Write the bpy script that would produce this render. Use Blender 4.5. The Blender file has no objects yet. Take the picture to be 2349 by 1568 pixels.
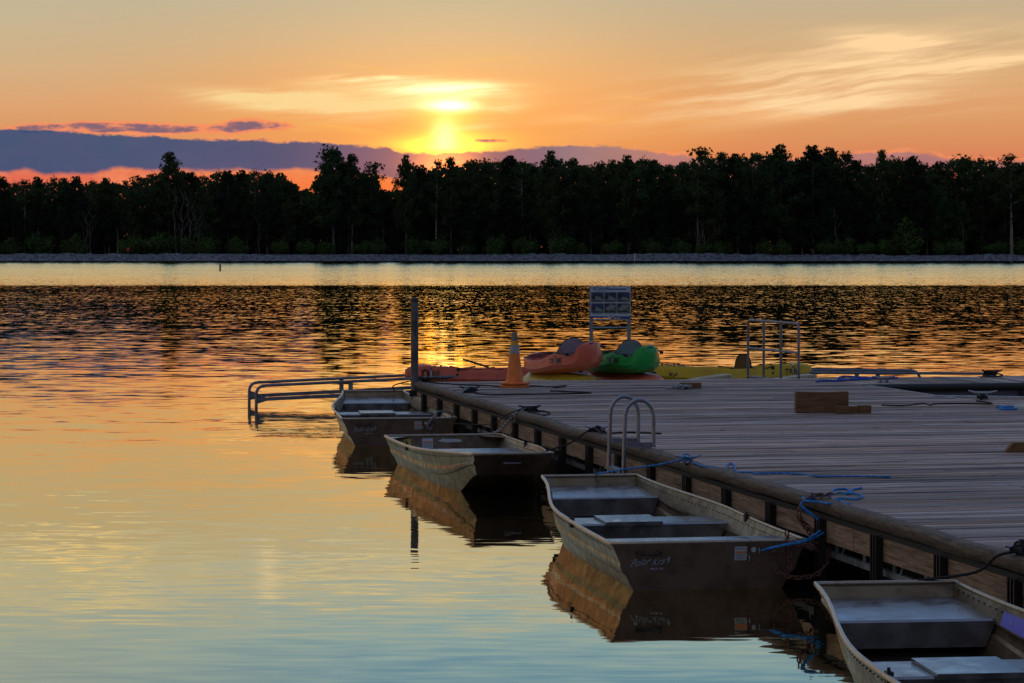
import bpy, math, random
from math import sin, cos, pi, radians, sqrt, exp, atan2
from mathutils import Vector, Matrix

sc = bpy.context.scene
R = radians
CAM_H = 2.44
FOC = 6000.0            # focal length in units of a 2349 wide frame

def S(r, g, b):         # sRGB 0-255 -> linear rgba
    f = lambda c: (c/255)/12.92 if c/255 <= .04045 else ((c/255+.055)/1.055)**2.4
    return (f(r), f(g), f(b), 1)

# ------------------------------------------------------------------ camera
cd = bpy.data.cameras.new('camera'); cam = bpy.data.objects.new('camera', cd)
sc.collection.objects.link(cam); sc.camera = cam
cam.location = (0, 0, CAM_H); cam.rotation_euler = (R(90), 0, 0)
cd.sensor_width = 36; cd.lens = 36*FOC/2349
cd.shift_y = -(784-575)/2349
cd.clip_start = .1; cd.clip_end = 8000
sc.view_settings.view_transform = 'Standard'; sc.view_settings.look = 'None'
sc.view_settings.exposure = 0; sc.view_settings.gamma = 1
sc.cycles.sample_clamp_indirect = 6
sc.cycles.max_bounces = 6
sc.cycles.caustics_reflective = False

# ------------------------------------------------------------------ node helper
class NT:
    def __init__(s, tree): s.t = tree; s.n = tree.nodes; s.l = tree.links
    def new(s, typ, **kw):
        n = s.n.new(typ)
        for k, v in kw.items(): setattr(n, k, v)
        return n
    def put(s, sock, v):
        if v is None: return
        if isinstance(v, bpy.types.NodeSocket): s.l.new(v, sock)
        else: sock.default_value = v
    def m(s, op, a, b=None, c=None, clamp=False):
        n = s.new('ShaderNodeMath', operation=op, use_clamp=clamp)
        s.put(n.inputs[0], a); s.put(n.inputs[1], b)
        if c is not None: s.put(n.inputs[2], c)
        return n.outputs[0]
    def v(s, op, a, b=None):
        n = s.new('ShaderNodeVectorMath', operation=op)
        s.put(n.inputs[0], a)
        if op == 'SCALE': s.put(n.inputs[3], b)
        else: s.put(n.inputs[1], b)
        return n.outputs[1] if op in ('DOT_PRODUCT', 'LENGTH') else n.outputs[0]
    def xyz(s, a):
        n = s.new('ShaderNodeSeparateXYZ'); s.put(n.inputs[0], a); return n.outputs
    def comb(s, x, y, z):
        n = s.new('ShaderNodeCombineXYZ')
        for i, q in enumerate((x, y, z)): s.put(n.inputs[i], q)
        return n.outputs[0]
    def mix(s, f, a, b, blend='MIX', clampf=True):
        n = s.new('ShaderNodeMix', data_type='RGBA', blend_type=blend, clamp_factor=clampf)
        s.put(n.inputs[0], f); s.put(n.inputs[6], a); s.put(n.inputs[7], b); return n.outputs[2]
    def ramp(s, f, stops, interp='LINEAR'):
        n = s.new('ShaderNodeValToRGB'); cr = n.color_ramp; cr.interpolation = interp
        while len(cr.elements) < len(stops): cr.elements.new(.5)
        for e, (p, c) in zip(cr.elements, stops):
            e.position = p
            e.color = c if isinstance(c, tuple) else (c, c, c, 1)
        s.put(n.inputs[0], f); return n.outputs[0]
    def step(s, x, a, b, lo=0., hi=1.):
        n = s.new('ShaderNodeMapRange', interpolation_type='SMOOTHSTEP')
        s.put(n.inputs[0], x)
        for i, q in enumerate((a, b, lo, hi)): s.put(n.inputs[i+1], q)
        return n.outputs[0]
    def lin(s, x, a, b, lo=0., hi=1.):
        n = s.new('ShaderNodeMapRange'); s.put(n.inputs[0], x)
        for i, q in enumerate((a, b, lo, hi)): s.put(n.inputs[i+1], q)
        return n.outputs[0]
    def noise(s, vec, scale, detail=3, rough=.5, dist=0, color=False):
        n = s.new('ShaderNodeTexNoise'); s.put(n.inputs['Vector'], vec)
        s.put(n.inputs['Scale'], scale); n.inputs['Detail'].default_value = detail
        n.inputs['Roughness'].default_value = rough; n.inputs['Distortion'].default_value = dist
        return n.outputs['Color' if color else 'Fac']

# ------------------------------------------------------------------ sky
SUN_AZ, SUN_EL = -1.45, 1.7      # degrees, azimuth from +Y towards +X
w = bpy.data.worlds.new('World'); sc.world = w; w.use_nodes = True
T = NT(w.node_tree); T.n.clear()
wo = T.new('ShaderNodeOutputWorld'); bg = T.new('ShaderNodeBackground'); T.l.new(bg.outputs[0], wo.inputs[0])
w.cycles.sampling_method = 'MANUAL'; w.cycles.sample_map_resolution = 1024
tc = T.new('ShaderNodeTexCoord').outputs['Generated']
dx, dy, dz = T.xyz(tc)
yy = T.m('MAXIMUM', dy, .05)
U = T.m('DIVIDE', dx, yy); V = T.m('DIVIDE', dz, yy)
P = T.comb(U, V, 0.)
def uv(x, y): return ((x-1174.5)/FOC, (575-y)/FOC)
front = T.step(dy, -.35, .7)
# vertical colours of the western sky
west = T.ramp(dz, [(0, S(222,96,84)), (.028, S(226,108,84)), (.036, S(218,132,90)), (.045, S(219,150,98)), (.056, S(224,162,110)),
                   (.07, S(216,172,122)), (.097, S(194,178,146)), (.122, S(194,196,184)), (.146, S(150,186,212)),
                   (.170, S(114,162,208)), (.24, S(108,148,196)), (.45, S(138,164,206)), (1, S(136,158,204))])
east = T.ramp(dz, [(0, S(96,84,92)), (.15, S(92,90,112)), (.35, S(104,116,152)), (.6, S(138,160,206)), (1, S(136,158,204))])
col = T.mix(front, east, west)
# real sky model, very dim sun just over the horizon, mixed in high up
ns = T.new('ShaderNodeTexSky', sky_type='NISHITA'); ns.sun_disc = False
ns.sun_elevation = R(SUN_EL); ns.sun_rotation = R(SUN_AZ); ns.dust_density = 2
nsc = T.v('SCALE', ns.outputs[0], .10)
col = T.mix(T.step(dz, .2, .9, 0., .45), col, nsc)
def gauss(x, y, sx, sy, ang=0, pw=1.0):
    u0, v0 = uv(x, y); a = R(ang); sx /= FOC; sy /= FOC
    q = T.v('SUBTRACT', P, (u0, v0, 0))
    a1 = T.v('DOT_PRODUCT', q, (cos(a)/sx, sin(a)/sx, 0)); a2 = T.v('DOT_PRODUCT', q, (-sin(a)/sy, cos(a)/sy, 0))
    r = T.m('ADD', T.m('MULTIPLY', a1, a1), T.m('MULTIPLY', a2, a2))
    return T.m('EXPONENT', T.m('MULTIPLY', r, -1.))
def add(c, f, rgb):
    return T.mix(1., c, T.v('SCALE', rgb, f), 'ADD')
def summed(lst):
    o = lst[0]
    for q in lst[1:]: o = T.m('ADD', o, q)
    return o
isf = T.step(dy, .2, .4)
# left side is cooler, right side pinker; warm zone round the sun
col = T.mix(T.m('MULTIPLY', T.m('MULTIPLY', T.step(U, -.02, -.21), T.step(V, .035, .09)), .35), col, S(196,190,160))
warm = T.m('MULTIPLY', gauss(1040, 290, 560, 150), isf)
col = T.mix(T.m('MULTIPLY', warm, .75), col, S(250,158,62))
warm2 = T.m('MULTIPLY', gauss(1030, 190, 420, 230), isf)
col = add(col, T.m('MULTIPLY', warm2, .16), (1., .72, .3))
# cirrus
warp = T.noise(T.v('MULTIPLY', P, (9., 22., 1)), 1., 3, .5, color=True)
Pw = T.v('ADD', P, T.v('SCALE', T.v('SUBTRACT', warp, (.5,.5,.5)), .012))
def streak(ang, k1, k2, seed, lo, hi, rough=.6):
    a = R(ang); e1 = (cos(a)*k1, sin(a)*k1, 0); e2 = (-sin(a)*k2, cos(a)*k2, 0)
    c = T.comb(T.v('DOT_PRODUCT', Pw, e1), T.v('DOT_PRODUCT', Pw, e2), float(seed))
    return T.step(T.noise(c, 1., 7, rough), lo, hi)
sr = streak(9, 11, 130, 3.1, .38, .60); sl = streak(3, 13, 125, 7.7, .42, .62)
sd = streak(-6, 14, 150, 11.3, .3, .62)
s2 = T.m('MULTIPLY_ADD', streak(6, 18, 330, 31.3, .32, .66), .6, .4)
envR = summed([gauss(1930, 168, 380, 60, 9), T.m('MULTIPLY', gauss(2040, 95, 130, 24, -4), .9), T.m('MULTIPLY', gauss(2260, 145, 190, 16, 9), .8),
               T.m('MULTIPLY', gauss(1900, 240, 300, 26, 1), .7)])
envS = summed([gauss(1455, 228, 70, 6, -5), gauss(1770, 264, 95, 9, -6), T.m('MULTIPLY', gauss(1330, 272, 120, 12, 2), .9),
               T.m('MULTIPLY', gauss(1650, 278, 200, 8, 0), .5)])
envL = summed([gauss(820, 190, 160, 20, 9), gauss(610, 224, 150, 14, -4), gauss(1010, 205, 120, 20, 1), gauss(940, 236, 150, 16, 0),
               T.m('MULTIPLY', gauss(700, 245, 200, 24, -4), .7), T.m('MULTIPLY', gauss(1120, 268, 80, 26, 20), .8)])
envB = summed([gauss(860, 298, 260, 9, -3), T.m('MULTIPLY', gauss(1100, 306, 120, 8, 0), .8), T.m('MULTIPLY', gauss(1110, 138, 130, 6, 5), .35), T.m('MULTIPLY', gauss(820, 152, 90, 4, -8), .3)])
cR = T.m('MULTIPLY', T.m('MULTIPLY', T.m('MULTIPLY', envR, s2), T.m('ADD', T.m('MULTIPLY', sr, .95), .05)), 1.5, clamp=True)
cL = T.m('MULTIPLY', T.m('MULTIPLY', T.m('MULTIPLY', envL, s2), T.m('ADD', T.m('MULTIPLY', sl, .95), .08)), 1.7, clamp=True)
cS = T.m('MULTIPLY', T.m('MULTIPLY', envS, sd), .8, clamp=True)
cB = T.m('MULTIPLY', T.m('MULTIPLY', envB, sd), .7, clamp=True)
col = T.mix(T.m('MULTIPLY', cR, isf), col, S(255,214,160))
col = T.mix(T.m('MULTIPLY', cS, isf), col, S(255,188,112))
col = T.mix(T.m('MULTIPLY', T.m('MULTIPLY', cL, isf), .75), col, S(255,226,158))
col = T.mix(T.m('MULTIPLY', cB, isf), col, S(255,200,92))
# cirrus lit through by the sun
core = summed([T.m('MULTIPLY', gauss(1025, 205, 130, 15, 0), T.m('MULTIPLY', T.m('MULTIPLY_ADD', sl, .9, .35), s2)), T.m('MULTIPLY', gauss(1035, 243, 48, 12, 0), 2.2), T.m('MULTIPLY', gauss(850, 178, 120, 7, 2), T.m('MULTIPLY', sl, .6))])
col = add(col, T.m('MULTIPLY', core, isf), (.9, .72, .42))
glow = summed([T.m('MULTIPLY', gauss(1026, 285, 62, 62), .75), T.m('MULTIPLY', gauss(1020, 335, 110, 20), 1.3), T.m('MULTIPLY', gauss(1030, 240, 130, 50), .3)])
col = add(col, T.m('MULTIPLY', glow, isf), (.85, .42, .03))
col = add(col, T.m('MULTIPLY', T.m('MULTIPLY', gauss(1020, 318, 26, 40), .9), isf), (.7, .7, .35))
col = add(col, T.m('MULTIPLY', gauss(1018, 341, 46, 13), isf), (9., 3.2, .06))
col = add(col, T.m('MULTIPLY', gauss(1020, 332, 120, 20), isf), (1.2, .36, .0))
# low cumulus over the bank, left
cn = T.noise(T.v('MULTIPLY', P, (62., 150., 1)), 1., 8, .68)
envC = summed([T.m('MULTIPLY', gauss(215, 292, 140, 16), 1.25), T.m('MULTIPLY', gauss(420, 297, 110, 15), 1.), T.m('MULTIPLY', gauss(600, 288, 95, 18), 1.1),
               T.m('MULTIPLY', gauss(1122, 323, 45, 5), 1.1), T.m('MULTIPLY', gauss(1010, 338, 60, 8), .0), T.m('MULTIPLY', gauss(70, 300, 120, 12), .8)])
cc = T.m('SUBTRACT', T.m('ADD', T.m('MULTIPLY', T.m('SUBTRACT', cn, .5), 2.0), T.m('MINIMUM', envC, 1.)), .6)
edge = T.m('MULTIPLY', T.step(cc, -.12, .10), isf)
body = T.m('MULTIPLY', T.step(cc, .14, .5), isf)
col = T.mix(T.m('MULTIPLY', edge, .75), col, S(252,140,98))
col = T.mix(T.m('MULTIPLY', body, .9), col, S(112,96,118))
# the long blue bank
def mapx(pts, lo, hi):                    # 1-D curve of picture height against azimuth
    st = []
    for x, y in pts: st.append(((x+200)/2750, (y-lo)/(hi-lo)))
    f = T.ramp(T.lin(U, (-200-1174.5)/FOC, (2550-1174.5)/FOC), st, 'EASE')
    yv = T.lin(f, 0., 1., (575-lo)/FOC, (575-hi)/FOC); return yv
top = mapx([(-200,290),(0,295),(120,300),(300,312),(480,319),(700,325),(820,332),(950,349),(1090,350),(1180,341),(1290,333),(1400,335),(1460,342),(1540,357),(1640,364),(1900,366),(1960,352),(1990,352),(2030,353),(2075,345),(2130,353),(2200,368),(2550,370)], 280, 380)
bot = mapx([(-200,380),(0,396),(60,390),(110,402),(200,398),(290,387),(400,392),(600,392),(700,390),(860,402),(960,420),(1200,405),(1500,396),(2550,390)], 360, 430)
n1 = T.m('MULTIPLY', T.m('SUBTRACT', T.noise(T.v('MULTIPLY', P, (110., 260., 1)), 1., 8, .68), .5), .0056)
n2 = T.m('MULTIPLY', T.m('SUBTRACT', T.noise(T.v('MULTIPLY', P, (90., 130., 1)), 1., 5, .6), .5), .0042)
dT = T.m('ADD', T.m('SUBTRACT', top, V), n1)
rim = T.m('MULTIPLY', T.m('MULTIPLY', T.step(dT, -.0016, -.0003), T.step(T.noise(T.v('MULTIPLY', P, (60., 90., 1)), 1., 4, .6), .38, .62)), isf)
rimc = T.mix(T.m('MULTIPLY', gauss(1020, 345, 260, 60), 1.), S(252,150,104), S(255,206,90))
col = T.mix(T.m('MULTIPLY', rim, .55), col, rimc)
bank = T.m('MULTIPLY', T.step(U, -.01, .06, .97, .55), T.m('MULTIPLY', T.m('MULTIPLY', T.step(dT, -.0003, .0009), T.step(T.m('ADD', T.m('SUBTRACT', V, bot), n2), -.001, .0012)), isf))
bn = T.noise(T.v('MULTIPLY', P, (20., 60., 1)), 1., 4, .5)
bankc = T.mix(T.step(U, -.15, -.03), S(44,80,118), S(84,82,118))
bankc = T.mix(T.m('MULTIPLY', gauss(1020, 370, 200, 60), .75), bankc, S(196,120,104))
bankc = T.mix(T.step(U, -.005, .03), bankc, S(108,104,132))
bankc = T.mix(T.step(bn, .35, .8, 0., .16), bankc, S(120,104,130))
col = T.mix(T.m('MULTIPLY', bank, .97), col, bankc)
col = add(col, T.m('MULTIPLY', gauss(1022, 388, 62, 42), isf), (1.9, .52, .04))
# glow below the bank
low = T.m('MULTIPLY', T.m('MULTIPLY', gauss(930, 430, 420, 36), isf), T.m('SUBTRACT', 1., bank))
col = T.mix(T.m('MULTIPLY', low, .8), col, S(255,124,54))
# wisps higher than the frame, seen in the water
envU = summed([gauss(320, -185, 330, 40, -3), gauss(150, -110, 260, 16, -4), T.m('MULTIPLY', gauss(1720, -170, 420, 40, -6), .8), T.m('MULTIPLY', gauss(1000, -150, 260, 20, -4), .5), T.m('MULTIPLY', gauss(520, -60, 260, 18, -4), .4)])
cU = T.m('MULTIPLY', T.m('MULTIPLY', envU, T.m('MULTIPLY', streak(-4, 12, 90, 21.3, .4, .6), isf)), 1.0, clamp=True)
col = T.mix(cU, col, S(255,226,160))
cU2 = T.m('MULTIPLY', T.m('MULTIPLY', summed([gauss(300, -150, 520, 80, 0), gauss(1700, -190, 700, 60, 0)]), streak(-3, 8, 70, 41.3, .46, .66)), T.m('MULTIPLY', isf, .5))
col = T.mix(cU2, col, S(96,140,186))
col = add(col, T.m('MULTIPLY', gauss(615, -178, 26, 55), isf), (.20, .12, .04))
T.l.new(col, bg.inputs[0]); bg.inputs[1].default_value = 1.0

# ------------------------------------------------------------------ sun lamp (low behind the tree line)
sl_ = bpy.data.lights.new('sun', 'SUN'); sun = bpy.data.objects.new('sun', sl_); sc.collection.objects.link(sun)
sl_.energy = .2; sl_.angle = R(.53); sl_.color = (1, .42, .10)
dsun = Vector((sin(R(SUN_AZ))*cos(R(SUN_EL)), cos(R(SUN_AZ))*cos(R(SUN_EL)), sin(R(SUN_EL))))
sun.rotation_euler = dsun.to_track_quat('Z', 'Y').to_euler()
sun.location = (-15, 590, 60)

# ------------------------------------------------------------------ materials
MATS = {}
def mat(name, base, rough=.6, metal=0., spec=.5, n=None, var=None, bump=0, bscale=20, vec='Object', stretch=(1,1,1)):
    if name in MATS: return MATS[name]
    m = bpy.data.materials.new(name); m.use_nodes = True; t = NT(m.node_tree); t.n.clear()
    o = t.new('ShaderNodeOutputMaterial'); p = t.new('ShaderNodeBsdfPrincipled'); t.l.new(p.outputs[0], o.inputs[0])
    p.inputs['Base Color'].default_value = base; p.inputs['Roughness'].default_value = rough
    p.inputs['Metallic'].default_value = metal; p.inputs['Specular IOR Level'].default_value = spec
    co = t.new('ShaderNodeTexCoord').outputs[vec]
    co = t.v('MULTIPLY', co, stretch)
    if var:                                # (other colour, scale, lo, hi)
        c2, scl, lo, hi = var
        f = t.step(t.noise(co, scl, 6, .65), lo, hi)
        t.l.new(t.mix(f, base, c2), p.inputs['Base Color'])
        t.l.new(t.lin(t.noise(co, scl*2.3, 4), .3, .7, max(.05, rough-.12), min(1, rough+.12)), p.inputs['Roughness'])
    if bump:
        b = t.new('ShaderNodeBump'); b.inputs['Strength'].default_value = bump; b.inputs['Distance'].default_value = .01
        t.l.new(t.noise(co, bscale, 5, .6), b.inputs['Height']); t.l.new(b.outputs[0], p.inputs['Normal'])
    MATS[name] = m; return m

def wood(name, a, b, dark, k=(1, 30, 30), rough=.8, attr=False, spec=.25):
    m = bpy.data.materials.new(name); m.use_nodes = True; t = NT(m.node_tree); t.n.clear()
    o = t.new('ShaderNodeOutputMaterial'); p = t.new('ShaderNodeBsdfPrincipled'); t.l.new(p.outputs[0], o.inputs[0])
    co = t.new('ShaderNodeTexCoord').outputs['Object']
    g = t.noise(t.v('MULTIPLY', co, k), 1., 6, .65, .6)
    g2 = t.noise(t.v('MULTIPLY', co, (k[0]*.5, k[1]*.12, k[2]*.12)), 1., 4, .6, 1.5)
    c = t.mix(t.step(g, .3, .7), a, b)
    c = t.mix(t.step(g2, .55, .75, 0., .7), c, dark)
    kn = t.new('ShaderNodeTexVoronoi'); t.l.new(t.v('MULTIPLY', co, (3., 9., 9.)), kn.inputs['Vector']); kn.inputs['Scale'].default_value = 1
    c = t.mix(t.step(kn.outputs['Distance'], .16, .07, 0., .8), c, dark)
    if attr:
        st = t.noise(t.v('MULTIPLY', co, (.5, .9, 1)), 1., 5, .6)
        c = t.mix(t.step(st, .5, .72, 0., .38), c, dark)
        wh = t.noise(t.v('MULTIPLY', co, (.8, 22., 1)), 1., 3, .6)
        c = t.mix(t.step(wh, .58, .72, 0., .35), c, S(186,180,184))
        at = t.new('ShaderNodeAttribute'); at.attribute_name = 'tone'
        c = t.mix(1., c, at.outputs['Color'], 'MULTIPLY')
    t.l.new(c, p.inputs['Base Color']); p.inputs['Roughness'].default_value = rough
    p.inputs['Specular IOR Level'].default_value = spec
    bp = t.new('ShaderNodeBump'); bp.inputs['Strength'].default_value = .5; bp.inputs['Distance'].default_value = .004
    t.l.new(g, bp.inputs['Height']); t.l.new(bp.outputs[0], p.inputs['Normal'])
    MATS[name] = m; return m

M_DECK = wood('deck_wood', S(178,164,160), S(104,90,86), S(78,54,46), (1.2, 60, 30), .72, True, .25)
M_FASCIA = wood('fascia_wood', S(162,134,112), S(100,78,62), S(60,44,36), (30, 3.2, 60), .85)
M_RAIL = wood('rub_rail_wood', S(104,88,74), S(50,42,37), S(26,21,20), (40, 5, 40), .7, spec=.3)
M_BLOCK = wood('block_wood', S(124,92,62), S(88,64,42), S(48,32,24), (3, 26, 26), .8)
M_BLACK = mat('black_steel', S(20,18,20), .55, 0, .4, var=(S(52,38,34), 14, .55, .8))
M_RUBBER = mat('black_rubber', S(18,18,22), .5, 0, .5)
M_FLOAT = mat('float_black', S(12,12,13), .8)
M_TRUSS = mat('galvanised_truss', S(128,130,136), .6, .5, var=(S(84,74,70), 9, .45, .7))
M_ALU = mat('aluminium_tube', S(136,140,150), .38, .8, var=(S(116,120,130), 10, .4, .7))
M_ALUD = mat('dull_aluminium', S(112,116,126), .5, .6, var=(S(88,92,102), 6, .4, .7))
M_PILE = mat('pile_pipe', S(104,104,110), .6, .35, var=(S(58,54,56), 7, .4, .65), stretch=(1,1,.35), bump=.3, bscale=30)
M_HULL = mat('hull_aluminium', S(122,104,80), .40, .75, var=(S(92,74,54), 5, .42, .7), bump=.12, bscale=7)
M_BIN = mat('boat_interior', S(116,102,86), .42, .75, var=(S(82,70,58), 6, .4, .72), bump=.12, bscale=9)
M_BENCH = mat('bench_plate', S(142,142,146), .27, .85, var=(S(120,117,118), 3, .4, .75))
M_GUN = mat('gunwale_aluminium', S(160,144,124), .3, .85, var=(S(126,114,100), 22, .5, .72))
M_TRANSOM = mat('transom_paint', S(106,86,76), .5, .4, var=(S(78,62,52), 6, .4, .7), bump=.1, bscale=40)
M_WHITE = mat('white_vinyl', S(178,186,196), .5)
M_SCRIPT = mat('script_print', S(150,166,178), .5)
M_ORLAB = mat('orange_vinyl', S(214,120,40), .5)
M_YLAB = mat('yellow_vinyl', S(214,190,60), .5)
M_LILAC = mat('lilac_vinyl', S(104,98,206), .5)
M_DKTXT = mat('dark_print', S(26,22,26), .5)
M_GRTXT = mat('grey_print', S(120,122,126), .6)
M_ROPE_K = mat('black_rope', S(24,21,22), .85, bump=.6, bscale=160)
M_ROPE_B = mat('blue_rope', S(24,92,164), .75, bump=.6, bscale=160, var=(S(40,140,216), 40, .4, .6))
M_CHAIN = mat('galvanised_chain', S(140,142,148), .4, .9)
M_RUST = mat('rusty_chain', S(124,84,72), .75, .3, var=(S(80,52,44), 60, .4, .6))
M_SEAT = mat('seat_fabric', S(158,162,172), .85, var=(S(132,136,146), 30, .4, .6), bump=.2, bscale=80)
M_STRAP = mat('black_strap', S(22,20,22), .7)
M_BROWNSEAT = mat('brown_seat_fabric', S(96,76,40), .85, bump=.2, bscale=60)
M_OK = mat('kayak_coral', S(208,96,70), .42, 0, .5, var=(S(176,84,66), 5, .4, .7))
M_PK = mat('kayak_faded_pink', S(198,92,72), .36, 0, .5, var=(S(188,122,86), 4, .5, .8))
M_GK = mat('kayak_green', S(16,150,64), .34, 0, .5, var=(S(24,140,70), 4, .4, .75))
M_YK = mat('kayak_yellow', S(208,176,24), .42, 0, .5, var=(S(184,150,20), 4, .4, .7))
M_YK2 = mat('kayak_dull_yellow', S(186,160,50), .45, 0, .5, var=(S(150,122,36), 4, .4, .7))
M_CONE = mat('cone_orange', S(216,112,34), .6, var=(S(170,80,30), 10, .45, .75))
M_BAND = mat('cone_band', S(150,152,156), .5, var=(S(130,130,134), 20, .45, .7))
M_BANDY = mat('cone_band_yellow', S(196,150,50), .5)
M_CREAM = mat('cream_plastic', S(176,172,150), .55, var=(S(140,136,118), 12, .4, .7))
M_SIGN = mat('sign_face', S(166,178,192), .4)
M_SIGNB = mat('sign_blue', S(28,66,140), .4)
M_SIGNG = mat('sign_green', S(120,160,60), .5)
M_PHOTO = [mat('sign_photo_blue', S(44,62,104), .5, var=(S(20,26,52), 14, .4, .6)), mat('sign_photo_dark', S(28,34,46), .5, var=(S(48,60,70), 16, .45, .6))]
M_PALE = mat('pale_print', S(112,120,126), .5)
M_RED = mat('red_sign', S(196,60,44), .6)
M_GREYP = mat('grey_post', S(120,122,128), .7)
M_BARK = mat('bark', S(112,104,96), .9, var=(S(60,54,50), 3, .35, .65), stretch=(1,1,.3))
M_BARKP = mat('pale_bark', S(140,132,124), .9, var=(S(120,112,104), 3, .4, .7), stretch=(1,1,.3))

def leafmat(name, a, b, c):
    m = bpy.data.materials.new(name); m.use_nodes = True; t = NT(m.node_tree); t.n.clear()
    o = t.new('ShaderNodeOutputMaterial'); d = t.new('ShaderNodeBsdfDiffuse'); tr = t.new('ShaderNodeBsdfTranslucent')
    mx = t.new('ShaderNodeMixShader'); mx.inputs[0].default_value = .3
    oi = t.new('ShaderNodeObjectInfo'); po = t.new('ShaderNodeTexCoord').outputs['Object']
    f = t.step(t.noise(po, .35, 3), .35, .65)
    cc = t.mix(f, a, b); cc = t.mix(t.m('MULTIPLY', oi.outputs['Random'], .7), cc, c)
    t.l.new(cc, d.inputs[0]); t.l.new(cc, tr.inputs[0])
    t.l.new(d.outputs[0], mx.inputs[1]); t.l.new(tr.outputs[0], mx.inputs[2]); t.l.new(mx.outputs[0], o.inputs[0])
    MATS[name] = m; return m
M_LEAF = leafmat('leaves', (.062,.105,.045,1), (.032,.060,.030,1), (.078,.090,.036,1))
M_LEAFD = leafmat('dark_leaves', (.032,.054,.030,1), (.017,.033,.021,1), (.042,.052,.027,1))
M_BUSH = leafmat('bush_leaves', (.080,.150,.045,1), (.045,.090,.030,1), (.085,.120,.038,1))

# ------------------------------------------------------------------ mesh builder
class MB:
    def __init__(s): s.V = []; s.F = []; s.col = []
    def face(s, *ids): s.F.append(tuple(ids))
    def quad(s, a, b, c, d):
        n = len(s.V); s.V += [tuple(a), tuple(b), tuple(c), tuple(d)]; s.F.append((n, n+1, n+2, n+3))
    def box(s, x0, y0, z0, x1, y1, z1, M=None, tone=None):
        n = len(s.V)
        pts = [(x0,y0,z0),(x1,y0,z0),(x1,y1,z0),(x0,y1,z0),(x0,y0,z1),(x1,y0,z1),(x1,y1,z1),(x0,y1,z1)]
        if M: pts = [tuple(M @ Vector(p)) for p in pts]
        s.V += pts
        for f in ((0,3,2,1),(4,5,6,7),(0,1,5,4),(1,2,6,5),(2,3,7,6),(3,0,4,7)): s.F.append(tuple(n+i for i in f))
        if tone is not None: s.col += [tone]*8
        return s
    def beam(s, a, b, wdt, hgt, up=(0,0,1)):
        a, b = Vector(a), Vector(b); d = (b-a); L = d.length; d.normalize()
        sd = d.cross(Vector(up)).normalized(); u = sd.cross(d)
        n = len(s.V)
        for q in (a, b):
            for i, j in ((-1,-1),(1,-1),(1,1),(-1,1)): s.V.append(tuple(q + sd*i*wdt/2 + u*j*hgt/2))
        for f in ((0,3,2,1),(4,5,6,7),(0,1,5,4),(1,2,6,5),(2,3,7,6),(3,0,4,7)): s.F.append(tuple(n+i for i in f))
        return s
    def tube(s, pts, r, seg=8, closed=False, caps=True):
        pts = [Vector(p) for p in pts]; N = len(pts); n0 = len(s.V)
        rr = r if isinstance(r, (list, tuple)) else [r]*N
        pu = None
        for i, p in enumerate(pts):
            if closed: d = pts[(i+1) % N]-pts[i-1]
            else: d = pts[min(i+1, N-1)]-pts[max(i-1, 0)]
            if d.length < 1e-9: d = Vector((0,0,1))
            d.normalize()
            if pu is None: pu = Vector((0,0,1)) if abs(d.z) < .9 else Vector((1,0,0))
            u = (pu - d*pu.dot(d))
            if u.length < 1e-6: u = d.orthogonal()
            u.normalize(); pu = u; v = d.cross(u)
            for k in range(seg):
                a = 2*pi*k/seg; s.V.append(tuple(p + (u*cos(a)+v*sin(a))*rr[i]))
        for i in range(N if closed else N-1):
            j = (i+1) % N
            for k in range(seg):
                k2 = (k+1) % seg; s.F.append((n0+i*seg+k, n0+i*seg+k2, n0+j*seg+k2, n0+j*seg+k))
        if caps and not closed:
            s.F.append(tuple(n0+k for k in range(seg))[::-1]); s.F.append(tuple(n0+(N-1)*seg+k for k in range(seg)))
        return s
    def loft(s, rings, close_ring=False, cap=True):
        n0 = len(s.V); m = len(rings[0])
        for r in rings: s.V += [tuple(p) for p in r]
        for i in range(len(rings)-1):
            for k in range(m if close_ring else m-1):
                k2 = (k+1) % m; s.F.append((n0+i*m+k, n0+i*m+k2, n0+(i+1)*m+k2, n0+(i+1)*m+k))
        if cap:
            s.F.append(tuple(n0+k for k in range(m))[::-1]); s.F.append(tuple(n0+(len(rings)-1)*m+k for k in range(m)))
        return s
    def lathe(s, prof, seg=20, sq=0):
        rings = []
        for r, z in prof: rings.append([(r*cos(2*pi*k/seg), r*sin(2*pi*k/seg), z) for k in range(seg)])
        return s.loft(rings, True)
    def prism(s, poly, y0, y1, ax='y'):
        n = len(s.V); m = len(poly)
        for y in (y0, y1):
            for a, b in poly: s.V.append((a, y, b) if ax == 'y' else ((y, a, b) if ax == 'x' else (a, b, y)))
        for k in range(m): s.F.append((n+k, n+(k+1) % m, n+m+(k+1) % m, n+m+k))
        s.F.append(tuple(range(n, n+m))); s.F.append(tuple(range(n+m, n+2*m))[::-1]); return s
    def mesh(s, name, material, smooth=True, ang=35):
        me = bpy.data.meshes.new(name); me.from_pydata(s.V, [], s.F); me.materials.append(material)
        if s.col:
            at = me.color_attributes.new('tone', 'FLOAT_COLOR', 'POINT')
            for i, c in enumerate(s.col): at.data[i].color = (*c, 1)
        if smooth:
            me.shade_smooth() if hasattr(me, 'shade_smooth') else None
            try: me.set_sharp_from_angle(angle=R(ang))
            except Exception: pass
        me.update(); return me
    def build(s, name, material, parent=None, smooth=True, ang=35, label=None):
        o = bpy.data.objects.new(name, s.mesh(name, material, smooth, ang)); sc.collection.objects.link(o)
        if parent: o.parent = parent
        if label: o['label'] = label
        return o
def thing(name, label, cat, loc=(0,0,0), rz=0, group=None, rot=None):
    o = bpy.data.objects.new(name, None); sc.collection.objects.link(o); o.empty_display_size = .1
    o.location = loc; o.rotation_euler = rot or (0, 0, R(rz)); return tag(o, label, cat, group)
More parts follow.
